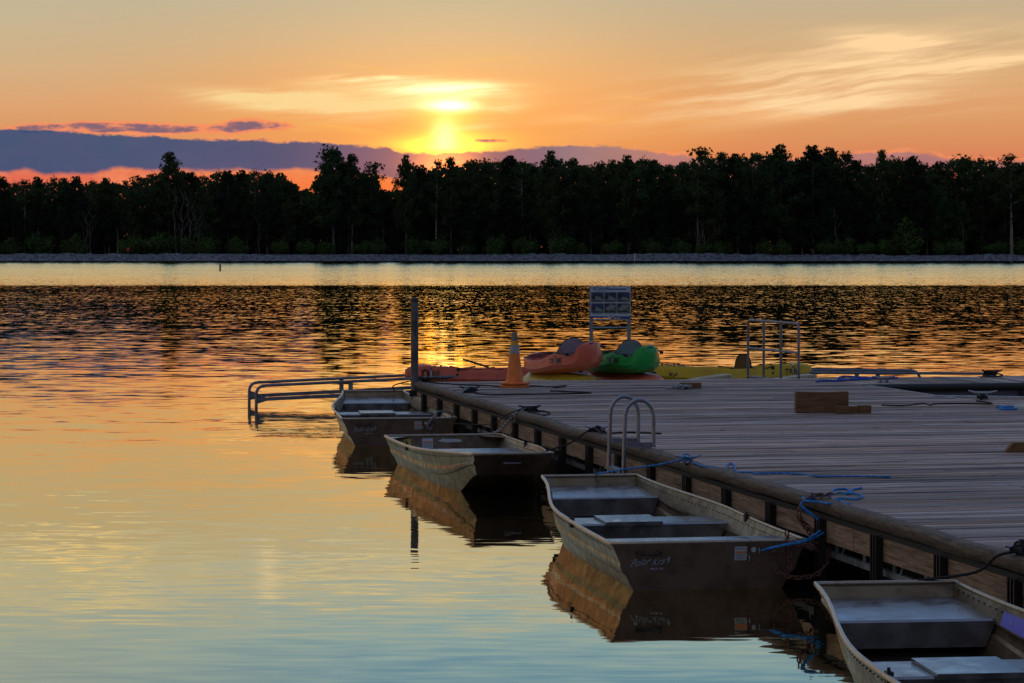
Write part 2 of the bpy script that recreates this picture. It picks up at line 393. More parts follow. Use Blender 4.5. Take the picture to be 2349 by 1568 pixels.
def tag(o, label, cat, group=None, kind=None):
    if label: o['label'] = label
    if cat: o['category'] = cat
    if group: o['group'] = group
    if kind: o['kind'] = kind
    return o
def recalc(o):
    import bmesh
    bm = bmesh.new(); bm.from_mesh(o.data); bmesh.ops.recalc_face_normals(bm, faces=bm.faces); bm.to_mesh(o.data); bm.free(); return o
def ray(x, y, z=None, d=None):            # world point seen in the photo direction, on height z or at depth d
    if d is None: d = (CAM_H-z)*FOC/(y-575)
    return Vector(((x-1174.5)/FOC*d, d, CAM_H-(y-575)/FOC*d))
def bend(pts, r=.08, n=5):                # rounds the corners of a polyline
    pts = [Vector(p) for p in pts]; out = [pts[0]]
    for i in range(1, len(pts)-1):
        a, b, c = pts[i-1], pts[i], pts[i+1]
        rr = min(r, (a-b).length*.49, (c-b).length*.49)
        p0 = b+(a-b).normalized()*rr; p1 = b+(c-b).normalized()*rr
        for k in range(n+1):
            t = k/n; out.append(p0*(1-t)**2+b*2*t*(1-t)+p1*t*t)
    out.append(pts[-1]); return out
def spline(pts, n=6):
    pts = [Vector(p) for p in pts]; out = []
    for i in range(len(pts)-1):
        p0 = pts[max(i-1, 0)]; p1 = pts[i]; p2 = pts[i+1]; p3 = pts[min(i+2, len(pts)-1)]
        for k in range(n):
            t = k/n
            out.append(.5*((2*p1)+(p2-p0)*t+(2*p0-5*p1+4*p2-p3)*t*t+(3*p1-p0-3*p2+p3)*t**3))
    out.append(pts[-1]); return out
def text_mesh(txt, size, shear=0, bold=0, name='lettering'):
    c = bpy.data.curves.new(name, 'FONT'); c.body = txt; c.size = size; c.shear = shear; c.offset = bold
    c.align_x = 'CENTER'; c.align_y = 'CENTER'; c.resolution_u = 3
    o = bpy.data.objects.new('tmp_text', c); sc.collection.objects.link(o)
    dg = bpy.context.evaluated_depsgraph_get()
    me = bpy.data.meshes.new_from_object(o.evaluated_get(dg)); bpy.data.objects.remove(o); bpy.data.curves.remove(c)
    return me
def text_part(txt, size, material, parent, fn, name='lettering', shear=0, bold=0):
    me = text_mesh(txt, size, shear, bold, name)
    for v in me.vertices: v.co = fn(v.co.x, v.co.y)
    me.materials.clear(); me.materials.append(material)
    o = bpy.data.objects.new(name, me); sc.collection.objects.link(o); o.parent = parent; return o

# ------------------------------------------------------------------ water
def make_water():
    m = bpy.data.materials.new('lake_water'); m.use_nodes = True; t = NT(m.node_tree); t.n.clear()
    o = t.new('ShaderNodeOutputMaterial')
    pos = t.new('ShaderNodeNewGeometry').outputs['Position']; px, py, pz = t.xyz(pos)
    patch = t.noise(t.v('MULTIPLY', pos, (.02, .05, 1)), 1., 3, .5)
    patch2 = t.noise(t.v('MULTIPLY', pos, (.25, .6, 1)), 1., 3, .5)
    ra = t.ramp(t.m('DIVIDE', py, 640.), [(0, .0006), (12/640, .0010), (22/640, .0026), (32/640, .0055), (45/640, .0105), (70/640, .0145), (120/640, .0195), (180/640, .024), (188/640, .034), (1, .034)])
    amp = t.m('MULTIPLY', ra, t.m('MULTIPLY', t.lin(patch, .3, .7, .75, 1.25), t.lin(patch2, .3, .7, .45, 1.5)))
    n1 = t.v('SUBTRACT', t.noise(t.v('MULTIPLY', pos, (1.7, 3.4, 1)), 1., 3, .55, color=True), (.5,.5,.5))
    n2 = t.v('SUBTRACT', t.noise(t.v('MULTIPLY', pos, (.45, 1.5, 1)), 1., 2, .5, color=True), (.5,.5,.5))
    n4 = t.v('SUBTRACT', t.noise(t.v('MULTIPLY', pos, (6., 1.1, 1)), 1., 2, .6, color=True), (.5,.5,.5))
    n5 = t.v('SUBTRACT', t.noise(t.v('MULTIPLY', pos, (2.0, 2.4, 1)), 1., 2, .6, color=True), (.5,.5,.5))
    farw = t.step(py, 55., 120.); midw = t.m('MULTIPLY', t.step(py, 35., 65.), t.lin(py, 90., 170., 1., .45))
    n = t.v('SCALE', n1, t.m('MULTIPLY', amp, t.lin(py, 40., 110., 5., 2.2)))
    n = t.v('ADD', n, t.v('SCALE', n2, t.m('MULTIPLY', t.m('MINIMUM', amp, .012), t.lin(py, 35., 90., 3.5, 1.2))))
    n = t.v('ADD', n, t.v('SCALE', n4, t.m('MULTIPLY', amp, t.m('MULTIPLY', farw, 4.6))))
    n = t.v('ADD', n, t.v('SCALE', n5, t.m('MULTIPLY', amp, t.m('MULTIPLY', midw, 3.4))))
    n3 = t.v('SUBTRACT', t.noise(t.v('MULTIPLY', pos, (2.2, 9., 1)), 1., 2, .5, color=True), (.5,.5,.5))
    n = t.v('ADD', n, t.v('SCALE', n3, t.ramp(t.m('DIVIDE', py, 640.), [(0, .014), (14/640, .022), (22/640, .034), (40/640, .045), (60/640, .0)])))
    n = t.v('MULTIPLY', n, (.45, 1, 0))
    # facets one sees on ruffled water lean towards whoever looks at it
    inc = t.new('ShaderNodeNewGeometry').outputs['Incoming']
    inch = t.v('NORMALIZE', t.v('MULTIPLY', inc, (1, 1, 0)))
    bias = t.ramp(t.m('DIVIDE', py, 640.), [(0, 0.), (60/640, .0), (150/640, .0), (179/640, .002), (187/640, .030), (260/640, .046), (600/640, .070)])
    n = t.v('ADD', n, t.v('SCALE', inch, bias))
    N = t.v('NORMALIZE', t.v('ADD', n, (0, 0, 1)))
    g = t.new('ShaderNodeBsdfGlossy'); g.inputs['Roughness'].default_value = .0; t.l.new(N, g.inputs['Normal'])
    t.put(g.inputs['Color'], (1., .87, .60, 1)); t.put(g.inputs['Roughness'], t.step(py, 25, 200, .01, .03))
    d = t.new('ShaderNodeBsdfDiffuse'); t.put(d.inputs[0], (.012, .018, .014, 1))
    fr = t.new('ShaderNodeFresnel'); fr.inputs[0].default_value = 1.33; t.l.new(N, fr.inputs['Normal'])
    f = t.m('MULTIPLY_ADD', t.m('POWER', fr.outputs[0], .22), .98, .02, clamp=True)
    mx = t.new('ShaderNodeMixShader'); t.put(mx.inputs[0], f)
    t.l.new(d.outputs[0], mx.inputs[1]); t.l.new(g.outputs[0], mx.inputs[2]); t.l.new(mx.outputs[0], o.inputs[0])
    b = MB(); b.quad((-420, -40, 0), (420, -40, 0), (420, 613, 0), (-420, 613, 0))
    tag(b.build('water', m, smooth=False), None, None, kind='structure')
make_water()

# ------------------------------------------------------------------ far shore
random.seed(5)
def shore():
    b = MB(); random.seed(2); nx = 700; prof = [(607, -.6), (609.2, .25), (610.6, .75), (612, 1.25), (613.2, 1.5), (616, 1.5)]
    ids = []
    for j, (y, z) in enumerate(prof):
        row = []
        for i in range(nx+1):
            x = -350+700*i/nx; row.append(len(b.V))
            k = 0 if j in (5,) else 1
            b.V.append((x, y+1.6*sin(x*.011)+random.uniform(-.35, .35)*k, z*(1+.10*sin(x*.05)+.07*sin(x*.17+1))*(1 if j < 5 else 0)+(z if j == 5 else 0)+random.uniform(-.2, .2)*k))
        ids.append(row)
    for j in range(len(prof)-1):
        for i in range(nx): b.F.append((ids[j][i], ids[j][i+1], ids[j+1][i+1], ids[j+1][i]))
    m = bpy.data.materials.new('riprap_stone'); m.use_nodes = True; t = NT(m.node_tree); t.n.clear()
    o = t.new('ShaderNodeOutputMaterial'); p = t.new('ShaderNodeBsdfPrincipled'); t.l.new(p.outputs[0], o.inputs[0])
    vo = t.new('ShaderNodeTexVoronoi'); vo.inputs['Scale'].default_value = 2.2
    t.l.new(t.new('ShaderNodeTexCoord').outputs['Object'], vo.inputs['Vector'])
    hx = t.xyz(vo.outputs['Color'])[0]
    c = t.mix(hx, S(44,50,62), S(112,118,130)); t.l.new(c, p.inputs['Base Color']); p.inputs['Roughness'].default_value = .9
    tag(b.build('shore_bank', m, smooth=False), None, None, kind='structure')
    g = MB(); g.quad((-2600, 615, 1.48), (2600, 615, 1.48), (2600, 4200, 1.48), (-2600, 4200, 1.48))
    tag(g.build('ground', mat('forest_floor', (.03,.034,.018,1), .95, var=((.045,.035,.02,1), .4, .4, .6)), smooth=False), None, None, kind='structure')
shore()

def leaf(b, p, s, rnd):
    a = rnd.uniform(0, 2*pi); t = rnd.uniform(-1, 1); q = sqrt(1-t*t)
    n = Vector((q*cos(a), q*sin(a), t)); u = n.orthogonal().normalized(); v = n.cross(u)
    an = rnd.uniform(0, 2*pi); u, v = u*cos(an)+v*sin(an), -u*sin(an)+v*cos(an)
    s1 = s*rnd.uniform(.6, 1.2); s2 = s*rnd.uniform(.35, .8); p = Vector(p)
    b.quad(p-u*s1*.5, p+v*s2*.5, p+u*s1*.5, p-v*s2*.5)
def tree_proto(seed, H, wid, lowf, nl, dens, ls, stems=1, lean=0., topw=.55):
    """H height, wid crown radius, lowf crown base as part of H; returns trunk mesh and crown mesh"""
    rnd = random.Random(seed); tb = MB(); cb = MB()
    lobes = []
    for s_ in range(stems):
        bx = rnd.uniform(-.8, .8)*(stems > 1); by = rnd.uniform(-.6, .6)*(stems > 1)
        lx = rnd.uniform(-1, 1)*lean*H+bx*1.6; ly = rnd.uniform(-.5, .5)*lean*H
        pts = []; rr = []
        for i in range(9):
            t = i/8; pts.append((bx+lx*t**1.4+rnd.uniform(-.12, .12)*(i > 0), by+ly*t+rnd.uniform(-.12, .12)*(i > 0), H*.94*t)); rr.append((.34 if stems == 1 else .22)*(1-t)**.75*(H/24)+.03)
        tb.tube(pts, rr, 7)
        for k in range(nl//stems):
            t = lowf+(1-lowf)*((k+.5)/(nl//stems))**.9
            i = min(7, int(t*8)); f = t*8-i
            base = Vector(pts[i]).lerp(Vector(pts[min(i+1, 8)]), f)
            q = (t-lowf)/(1-lowf); env = wid*(sin(pi*min(1, (q*.86+.14)))**.6)*(1-(1-topw)*q**1.5)
            a = k*2.399+rnd.uniform(-.5, .5); L = env*rnd.uniform(.45, 1.0)
            tip = base+Vector((cos(a)*L, sin(a)*L, rnd.uniform(.1, .5)*L+.3))
            mid = base.lerp(tip, .5)+Vector((0, 0, -.1*L))
            tb.tube([base, mid, tip], [.1*(1.1-q), .06*(1.1-q)+.01, .02], 5)
            rad = rnd.uniform(.6, 1.05)*wid*.38*(1.1-.35*q)
            lobes.append((tip, rad)); 
            if rnd.random() < .6: lobes.append((mid+Vector((rnd.uniform(-.6,.6), rnd.uniform(-.6,.6), .3)), rad*.75))
        lobes.append((Vector(pts[-1])+Vector((0, 0, .1)), wid*.2))
    for c, r in list(lobes):              # small sprigs standing out of the crown
        for _ in range(5):
            a = rnd.uniform(0, 2*pi); t = rnd.uniform(-.2, 1); q = sqrt(1-t*t)
            lobes.append((c+Vector((q*cos(a)*r*1.1, q*sin(a)*r*1.1, t*r*1.15)), rnd.uniform(.35, .6)))
    zmax = max(c.z+r*.8 for c, r in lobes)
    for c, r in lobes:
        n = int(dens*r*r*4.6*(.62 if c.z > H*.8 else 1))
        for _ in range(n):
            a = rnd.uniform(0, 2*pi); t = rnd.uniform(-1, 1); q = sqrt(1-t*t); rad = r*abs(rnd.gauss(.42, .36))
            leaf(cb, c+Vector((q*cos(a)*rad, q*sin(a)*rad, t*rad*.8)), ls*.86, rnd)
    return tb, cb, zmax
protos = {}
def proto(key, *a, leafm=None, bark=None):
    tb, cb, zm = tree_proto(*a)
    protos[key] = (tb.mesh('trunk', bark or M_BARK), cb.mesh('crown', leafm or M_LEAF, False), zm)
proto('broad1', 11, 24, 6.0, .2, 34, 26, .6, 1, 0., .75)
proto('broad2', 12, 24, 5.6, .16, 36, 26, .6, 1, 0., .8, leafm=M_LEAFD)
proto('broad3', 13, 24, 6.2, .24, 34, 24, .6, 1, .04, .8)
proto('tall1', 14, 24, 4.4, .26, 34, 26, .55, 1, .03, .85)
proto('tall2', 15, 24, 4.8, .30, 32, 22, .55, 2, .05, .95)
proto('airy1', 16, 24, 4.8, .40, 26, 15, .5, 2, .05, .9, bark=M_BARKP)
proto('airy2', 17, 24, 4.4, .42, 24, 14, .48, 1, .04, .9, bark=M_BARKP)
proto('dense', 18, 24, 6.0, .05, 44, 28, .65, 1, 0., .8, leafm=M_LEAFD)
def bare(seed, n):
    rnd = random.Random(seed); tb = MB()
    for k in range(n):
        x = k*rnd.uniform(.6, 1.5)-.9; pts = [(x, 0, 0)]; 
        for i in range(1, 7): pts.append((x+rnd.uniform(-.5, .5)*i*.35+rnd.uniform(-.2, .2), rnd.uniform(-.2, .2), 13*i/6))
        tb.tube(pts, [.13*(1-i/7)+.03 for i in range(7)], 6)
        for j in range(6):
            i = rnd.randint(2, 5); a = rnd.uniform(0, 6.28); L = rnd.uniform(1.5, 3.2); p = Vector(pts[i])
            tb.tube([p, p+Vector((cos(a)*L*.5, sin(a)*L*.5, L*.7)), p+Vector((cos(a)*L*.75, sin(a)*L*.7, L*1.3))], [.07, .05, .02], 5)
    return tb.mesh('trunk', mat('grey_dead_bark', S(84,78,76), .9))
BARE = [bare(9, 3), bare(10, 1), bare(12, 2), bare(14, 1)]
def bushproto(seed):
    rnd = random.Random(seed); cb = MB()
    for _ in range(9):
        c = Vector((rnd.uniform(-2, 2), rnd.uniform(-1.2, 1.2), rnd.uniform(.9, 3.0))); r = rnd.uniform(1., 1.7)
        for _ in range(150):
            a = rnd.uniform(0, 2*pi); t = rnd.uniform(-1, 1); q = sqrt(1-t*t); rad = r*rnd.random()**.4
            leaf(cb, c+Vector((q*cos(a)*rad, q*sin(a)*rad, t*rad)), .42, rnd)
    for i in range(60): leaf(cb, (rnd.uniform(-2.4, 2.4), rnd.uniform(-1, 1), rnd.uniform(0, .8)), .4, rnd)
    tb = MB()
    for k in range(4): tb.tube([(k*.4-.6, 0, 0), ((k-1.5)*.9, .1, 1.6)], [.06, .02], 5)
    return tb.mesh('stem', M_BARK), cb.mesh('foliage', M_BUSH, False)
BUSH = [bushproto(31), bushproto(32)]

GZ = 1.46
KINDLAB = {'broad1': 'broad mid-green broadleaf tree in the dark wood on the far shore', 'broad2': 'broad blackish-green broadleaf tree in the dark wood on the far shore',
           'broad3': 'leaning broad-crowned tree in the dark wood on the far shore', 'tall1': 'tall narrow leafy tree in the wood on the far shore',
           'tall2': 'tall twin-stemmed leafy tree in the wood on the far shore', 'airy1': 'tall open-crowned tree with pale twin stems on the far shore',
           'airy2': 'tall thin open-crowned tree with one pale stem on the far shore', 'dense': 'dense dark low-branched tree in the wood on the far shore'}
SKY = [(-60,390),(0,392),(40,402),(75,398),(110,392),(150,396),(200,398),(250,393),(290,402),(320,384),(360,380),(390,346),(430,374),(460,390),(495,372),(540,378),(600,372),(640,376),(670,396),(690,412),(715,400),(765,328),(800,346),(830,374),(860,366),(880,398),(905,425),(935,352),(970,372),(1000,360),(1030,364),(1065,350),(1110,354),(1160,346),(1200,345),(1235,366),(1265,342),(1310,350),(1350,362),(1390,352),(1420,348),(1465,345),(1500,344),(1535,366),(1570,350),(1605,334),(1650,342),(1700,338),(1750,335),(1790,328),(1815,345),(1835,335),(1870,332),(1900,328),(1940,330),(1970,352),(2000,362),(2025,341),(2060,350),(2095,344),(2130,360),(2160,350),(2200,345),(2250,345),(2290,360),(2310,350),(2349,350),(2420,345)]
def sky_at(x):
    for (a, ya), (b, yb) in zip(SKY, SKY[1:]):
        if a <= x <= b: return ya+(yb-ya)*(x-a)/(b-a)
    return 360
NTREE = 0
def tree(key, px, py_top, d, wmul=1., label=None, rot=None):
    """a tree at the photo bearing px, whose top reaches py_top at distance d"""
    global NTREE
    rnd = random.Random(NTREE*7+3); NTREE += 1
    X = (px-1174.5)/FOC*d; Ht = CAM_H-(py_top-575)/FOC*d-GZ
    tm, cm, zm = protos[key]; s = Ht/zm; sxy = s*wmul
    o = thing('broadleaf_tree', label or KINDLAB[key], 'tree', (X, d, GZ-.1), 0, None if label else 'trees of the wood across the lake: '+key.rstrip('0123456789')+' kind '+key[-1])
    o.rotation_euler.z = rnd.uniform(0, 6.28) if rot is None else rot; o.scale = (sxy, sxy, s)
    for nme, me in (('trunk', tm), ('crown', cm)):
        c = bpy.data.objects.new(nme, me); sc.collection.objects.link(c); c.parent = o
    return o
def woods():
    rnd = random.Random(77)
    lead = [(390,346,'tall1',.85,'slender tree standing head and shoulders above the low left part of the far wood'),
            (765,328,'broad3',.95,'tallest open-crowned tree left of the setting sun, against the blue cloud bank'),
            (808,350,'tall1',.8,'narrow tree growing against the right side of the tallest one left of the sun'),
            (860,368,'tall2',.75,'thin-topped tree at the left of the red gap beside the sun'),
            (932,352,'broad1',.62,'round-topped tree just left of the sun, alone above a red gap'),
            (1000,362,'airy1',.7,'spindly see-through tree right under the setting sun'),
            (1035,358,'tall1',.7,'narrow leafy tree just right of the setting sun'),
            (1265,342,'broad1',.8,'domed tree a little above its neighbours, right of the small dark cloudlets'),
            (1605,334,'tall2',.9,'tall ragged tree at the left end of the highest part of the far wood'),
            (1790,328,'broad1',.95,'high rounded tree at the left of the narrow notch in the right wood'),
            (1865,330,'broad2',1.,'high broad tree at the right of the narrow notch in the right wood'),
            (2025,341,'tall1',.6,'slim pointed tree between two dips right of the highest wood'),
            (2320,350,'airy1',1.,'tree with tall forked pale trunk at the right end of the far wood')]
    for x, y, k, wm, lab in lead: tree(k, x, y, 618+rnd.uniform(-1, 3), wm, lab)
    leadx = [l[0] for l in lead]
    keys = ['broad1', 'broad2', 'tall1', 'tall2', 'broad3', 'dense', 'airy2', 'airy1']
    # first and second rows follow the skyline
    x = -180; i = 0
    while x < 2540:
        y = max(sky_at(x-14), sky_at(x), sky_at(x+14)) if -60 <= x <= 2420 else 370
        near = min(abs(x-q) for q in leadx)
        k = keys[rnd.randrange(8)]
        if 880 < x < 915 or 680 < x < 705: y = 425
        tree(k, x, y+(4 if near > 25 else 22)+rnd.uniform(0, 8), 624+rnd.uniform(-3, 8), rnd.uniform(.78, 1.0))
        x += rnd.uniform(26, 34); i += 1
    x = -180
    while x < 2540:
        y = max(sky_at(x-30), sky_at(x), sky_at(x+30)) if -60 <= x <= 2420 else 380
        k = ('dense', 'broad2', 'dense', 'tall2')[rnd.randrange(4)]
        tree(k, x, y+rnd.uniform(16, 60), 638+rnd.uniform(-4, 8), rnd.uniform(.8, 1.1)); x += rnd.uniform(34, 44)
    # front row, lower, dense
    x = -170
    while x < 2530:
        tree(('dense', 'broad2', 'dense', 'broad1')[rnd.randrange(4)], x, max(sky_at(min(2400,max(-50,x))), 372)+rnd.uniform(35, 95), 619.5+rnd.uniform(-1.5, 2), rnd.uniform(.8, 1.1)); x += rnd.uniform(44, 60)
    # pale slim trunks
    for px, s, n in ((415,1.15,0),(455,.9,1),(600,.7,2),(205,.8,3),(770,.6,4),(1605,.62,5),(1925,.85,6),(885,.6,7),(1275,.55,8),(2215,.6,9)):
        X = (px-1174.5)/FOC*616.5
        lab = ['pale bare forked stems among the left trees above the green bushes', 'thinner pale bare stems beside the forked ones left of the wood', 'short pale bare stems below the dense dark left crowns',
               'two pale trunks standing near the left end of the shore bank', 'pale bare stem under the tallest tree left of the sun', 'cluster of grey-white stems under the ragged right trees', 'straight pale trunk under the highest right trees',
               'grey stems in the shade just left of the sun', 'faint pale stems right of the sun beams', 'pale stem low down near the right end of the wood'][n]
        o = thing('bare_tree', lab, 'tree', (X, 616.6, GZ-.1), rnd.uniform(-20, 20)); o.scale = (s, s, s)
        c = bpy.data.objects.new('trunk', BARE[(0, 2, 3, 2, 1, 0, 1, 1, 2, 3)[n]]); sc.collection.objects.link(c); c.parent = o
    bl = [(365,1.5,'large bright green bush at the foot of the left wood'), (300,1.2,'green bush left of the large bright one'), (478,1.35,'rounded green bush right of the pale forked stems'), (90,1.2,'green bush near the left end of the shore'),
          (545,1.1,None), (420,1.2,None), (170,1.1,None), (20,1.1,None), (640,1.,None), (700,1.1,None), (850,1.,None), (2080,1.5,'tall soft green bush in the right wood'), (2040,1.1,None)]
    for j in range(26): bl.append((750+j*66+rnd.uniform(-20, 20), rnd.uniform(.8, 1.15), None))
    for px, s, lab in bl:
        X = (px-1174.5)/FOC*617; o = thing('bush', lab or 'low leafy bush at the foot of the far wood', 'bush', (X, 616.8+rnd.uniform(-.5, .8), GZ-.05), rnd.uniform(0, 360), None if lab else 'bushes along the foot of the wood')
        o.scale = (s, s, s*rnd.uniform(.9, 1.2)*(1.4 if lab and 'tall' in lab else 1)); ms = BUSH[rnd.randrange(2)]
        for nme, me in zip(('stem', 'foliage'), ms):
            c = bpy.data.objects.new(nme, me); sc.collection.objects.link(c); c.parent = o
    # the depth of the wood behind, one mass
    b = MB(); r2 = random.Random(4)
    for _ in range(60000):
        X = r2.uniform(-175, 175); d = r2.uniform(655, 690); px = 1174.5+X/d*FOC
        ytop = (sky_at(px) if -60 < px < 2420 else 380)+26
        if 870 < px < 925 or 680 < px < 715: ytop = 440
        zt = CAM_H-(ytop-575)/FOC*d
        leaf(b, (X, d, r2.uniform(GZ, zt)), 1.5, r2)
    for _ in range(40000): leaf(b, (r2.uniform(-175, 175), r2.uniform(640, 652), GZ+r2.random()**1.5*7), 1.2, r2)
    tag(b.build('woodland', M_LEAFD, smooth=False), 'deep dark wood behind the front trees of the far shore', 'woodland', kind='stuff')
woods()

def small_far():
    b = MB(); X, Y, Z = ray(505, 622, 0.)
    o = thing('marker_post', 'short dark post standing alone in the far water at left', 'post', (X, Y, 0))
    MB().tube([(0,0,-1), (0,0,.70)], .11, 10).build('post', M_GREYP, o); MB().lathe([(.0,.69),(.13,.69),(.13,.74),(.05,.80),(0,.80)], 12).build('cap', M_RUBBER, o)
    o = thing('shore_sign', 'tiny red sign on a stick on the left shore bank', 'sign', ((293-1174.5)/FOC*614, 614.2, 1.4))
    MB().box(-.05,-.03,0,.05,.03,1.5).build('post', M_GREYP, o, False); MB().box(-.45,-.06,1.1,.45,-.035,1.7).build('panel', M_RED, o, False)
    o = thing('shore_marker', 'small white marker post at the foot of the far stone bank', 'post', ((1456-1174.5)/FOC*608.5, 608.5, -.2))
    MB().tube([(0,0,0),(0,0,1.7)], .16, 8).build('post', M_WHITE, o); MB().lathe([(0,1.68),(.2,1.68),(.2,1.8),(0,1.9)], 10).build('cap', M_WHITE, o)
small_far()

# ------------------------------------------------------------------ dock
ZD = .61
A0 = Vector((-1.297, 36.3, 0)); ANG = R(11.8)
a_ = Vector((sin(ANG), -cos(ANG), 0)); r_ = Vector((cos(ANG), sin(ANG), 0))
def dk(s, t, z=0): return A0 + r_*s + a_*t + Vector((0, 0, z))
DL = 31.0; DW = 5.82
def boards(s0, s1, t0, t1, rnd, along='s', wid=.138, gap=.015, root=None, name='decking'):
    b = MB(); t = t0 if along == 's' else s0; end = t1 if along == 's' else s1
    while t < end-.02:
        e = min(t+wid-gap, end); dz = rnd.uniform(-.003, .003); g = rnd.uniform(.45, 1.4); h = rnd.uniform(-.06, .06)
        if rnd.random() < .08: g *= .65
        brn = rnd.random() < .3; tone = (g*(1+h)*(1.08 if brn else 1), g*(.95 if brn else 1), g*(1-h*.7)*(.84 if brn else 1.04)); j = rnd.uniform(-.012, .012)
        # a slightly wavy board in segments
        n = 12; ph = rnd.uniform(0, 6.28); wv = rnd.uniform(0, .004); cup = rnd.uniform(0, .0025)
        LL0, LL1 = (s0, s1) if along == 's' else (t0, t1)
        jt = LL0+rnd.choice((1.22, 1.83, 2.44, 3.05, 3.66, 4.27)) if LL1-LL0 > 5 else None
        for L0, L1 in (((LL0, jt-.004), (jt+.004, LL1)) if jt else ((LL0, LL1),)):
          if L0 > LL0: g2 = rnd.uniform(.75, 1.25); tone = tuple(q*g2 for q in tone); dz = rnd.uniform(-.003, .003)
          rings = []
          for i in range(n+1):
            f = i/n; q = L0+(L1-L0)*f+(j if (i == 0 and L0 == LL0) or (i == n and L1 == LL1) else 0); off = wv*sin(ph+f*7); w2 = (e-t)/2; c = t+w2+off
            zz = dz+.002*sin(ph*2+f*9)
            pr = [(c-w2, -.035), (c-w2, -.004+zz), (c-w2+.004, zz+cup), (c, zz), (c+w2-.004, zz+cup), (c+w2, -.004+zz), (c+w2, -.035)]
            rings.append([(q, tt, z) if along == 's' else (tt, q, z) for tt, z in pr])
          b.loft(rings, True); b.col += [tone]*(7*(n+1))
        t += wid
    o = b.build(name, M_DECK, root, True, 30); return recalc(o)
def frame_obj(name, label, cat, loc, group=None):
    return thing(name, label, cat, loc, 0, group, rot=(0, 0, 0))
dock = thing('dock', 'wide grey board dock running from the lower right to the boats', 'dock')
M = Matrix.Translation(A0+Vector((0,0,ZD))) @ Matrix((( r_.x, -a_.x*-1, 0, 0), (r_.y, a_.y, 0, 0), (0, 0, 1, 0), (0, 0, 0, 1)))
# local frame: x = s (to the right), y = -t (away from camera), z up from deck level
dock.location = A0+Vector((0,0,ZD)); dock.rotation_euler = (0, 0, ANG)
def build_dock():
    rnd = random.Random(21)
    o = boards(0, DW, -DL, 0, rnd, 's', root=dock)
    # rub rail along the left edge, dented here and there
    b = MB(); rings = []; n = 160
    for i in range(n+1):
        y = -DL*i/n; dent = .018*exp(-((y+9.3)/.5)**2)+.02*exp(-((y+14.2)/.35)**2)+.016*exp(-((y+20.2)/.5)**2)
        x0 = -.005; zt = .012-dent+.004*sin(y*2.1)+.003*sin(y*5.3)
        rings.append([(x0, y, zt-.09), (x0-.052, y, zt-.09), (x0-.068, y, zt-.08), (x0-.074, y, zt-.03), (x0-.068, y, zt-.008), (x0-.050, y, zt+.003), (x0+.03, y, zt+.006), (x0+.04, y, zt-.006+.0065)])
    b.loft(rings, True); recalc(b.build('rub_rail', M_RAIL, dock, True, 60))
    # black strip standing in for the shadow line under the rail
    MB().box(-.05, -DL, -.125, -.012, 0, -.089).build('rail_shadow_strip', M_FLOAT, dock, False)
    # fascia boards between posts, in lengths
    yy_ = 0; 
    while yy_ > -DL:
        L = 3.66; y1 = max(yy_-L, -DL); MB().box(-.045, y1+.006, -.285, -.002, yy_-.006, -.128).build('fascia_board', M_FASCIA, dock, False); yy_ = y1
    # posts (channel section)
    ts = [(36.3-(16.67+1.174*k))/cos(ANG) for k in range(-6, 17)]
    for k, t in enumerate(ts):
        if t < .12 or t > DL-.2: continue
        long_ = (k % 3 != 1); z0 = -.60 if long_ else -.42
        b = MB(); y = -t
        b.box(-.092, y-.058, z0, -.078, y+.058, -.112)
        for q in (-.058, -.007, .044): b.box(-.104, y+q, z0, -.092, y+q+.014, -.112)
        b.box(-.078, y-.05, z0, -.047, y+.05, -.13)
        b.build('fender_post', M_BLACK, dock, False)
    # steel truss below the boards
    b = MB(); b.box(.0, -DL, -.40, .035, -.1, -.355)
    for i in range(int(DL/.6)):
        y = -.35-i*.6; b.beam((.02, y, -.27), (.02, y, -.36), .05, .012, (1,0,0)); b.beam((.02, y-.12, -.36), (.02, y-.2, -.27), .02, .012, (1,0,0))
    b.build('truss', M_TRUSS, dock, False)
    # floats
    b = MB(); y = -.3
    while y > -DL+.5:
        b.box(.42, y-2.3, -.72, DW-.3, y, -.045); y -= 2.32
    b.build('float', M_FLOAT, dock, False)
    MB().box(.04, -.045, -.34, DW, -.004, -.037).build('back_board', M_FASCIA, dock, False)
    b = MB(); b.box(DW-.002, -DL, -.30, DW+.035, -2.0, -.037); b.build('side_board', M_FASCIA, dock, False)
    b = MB(); b.box(DW+.0, -DL, -.03, DW+.03, -1.95, .004); b.build('edge_strip', M_ALU, dock, False, label='thin pale metal strip along the right edge of the dock')
build_dock()

def build_far_finger():
    o = thing('finger_dock', 'narrow far finger dock with black tube bumper running off to the right', 'dock', A0+Vector((0,0,ZD))); o.rotation_euler = (0, 0, ANG)
    boards(DW+.035, 13, -1.93, 0, random.Random(8), 't', root=o, wid=.14)
    MB().tube([(DW-.05, -2.0, -.035), (13, -2.0, -.035)], .048, 12).build('bumper', M_RUBBER, o)
    MB().box(DW+.05, -1.96, -.26, 13, -1.925, -.075).build('fascia_board', wood('grey_fascia_wood', S(112,112,122), S(78,78,88), S(50,46,50), (2, 30, 30), .85), o, False)
    MB().box(DW+.1, -1.85, -.72, 13, -.1, -.05).build('float', M_FLOAT, o, False)
    for x in (8.05, 10.4): 
        b = MB(); b.box(x, -2.0, -.30, x+.18, -1.962, -.085); b.build('bracket', M_BLACK, o, False)
        MB().tube([(x+.09, -2.0, -.15), (x+.09, -2.012, -.15)], .012, 8).build('bolt', M_ALU, o)
build_far_finger()
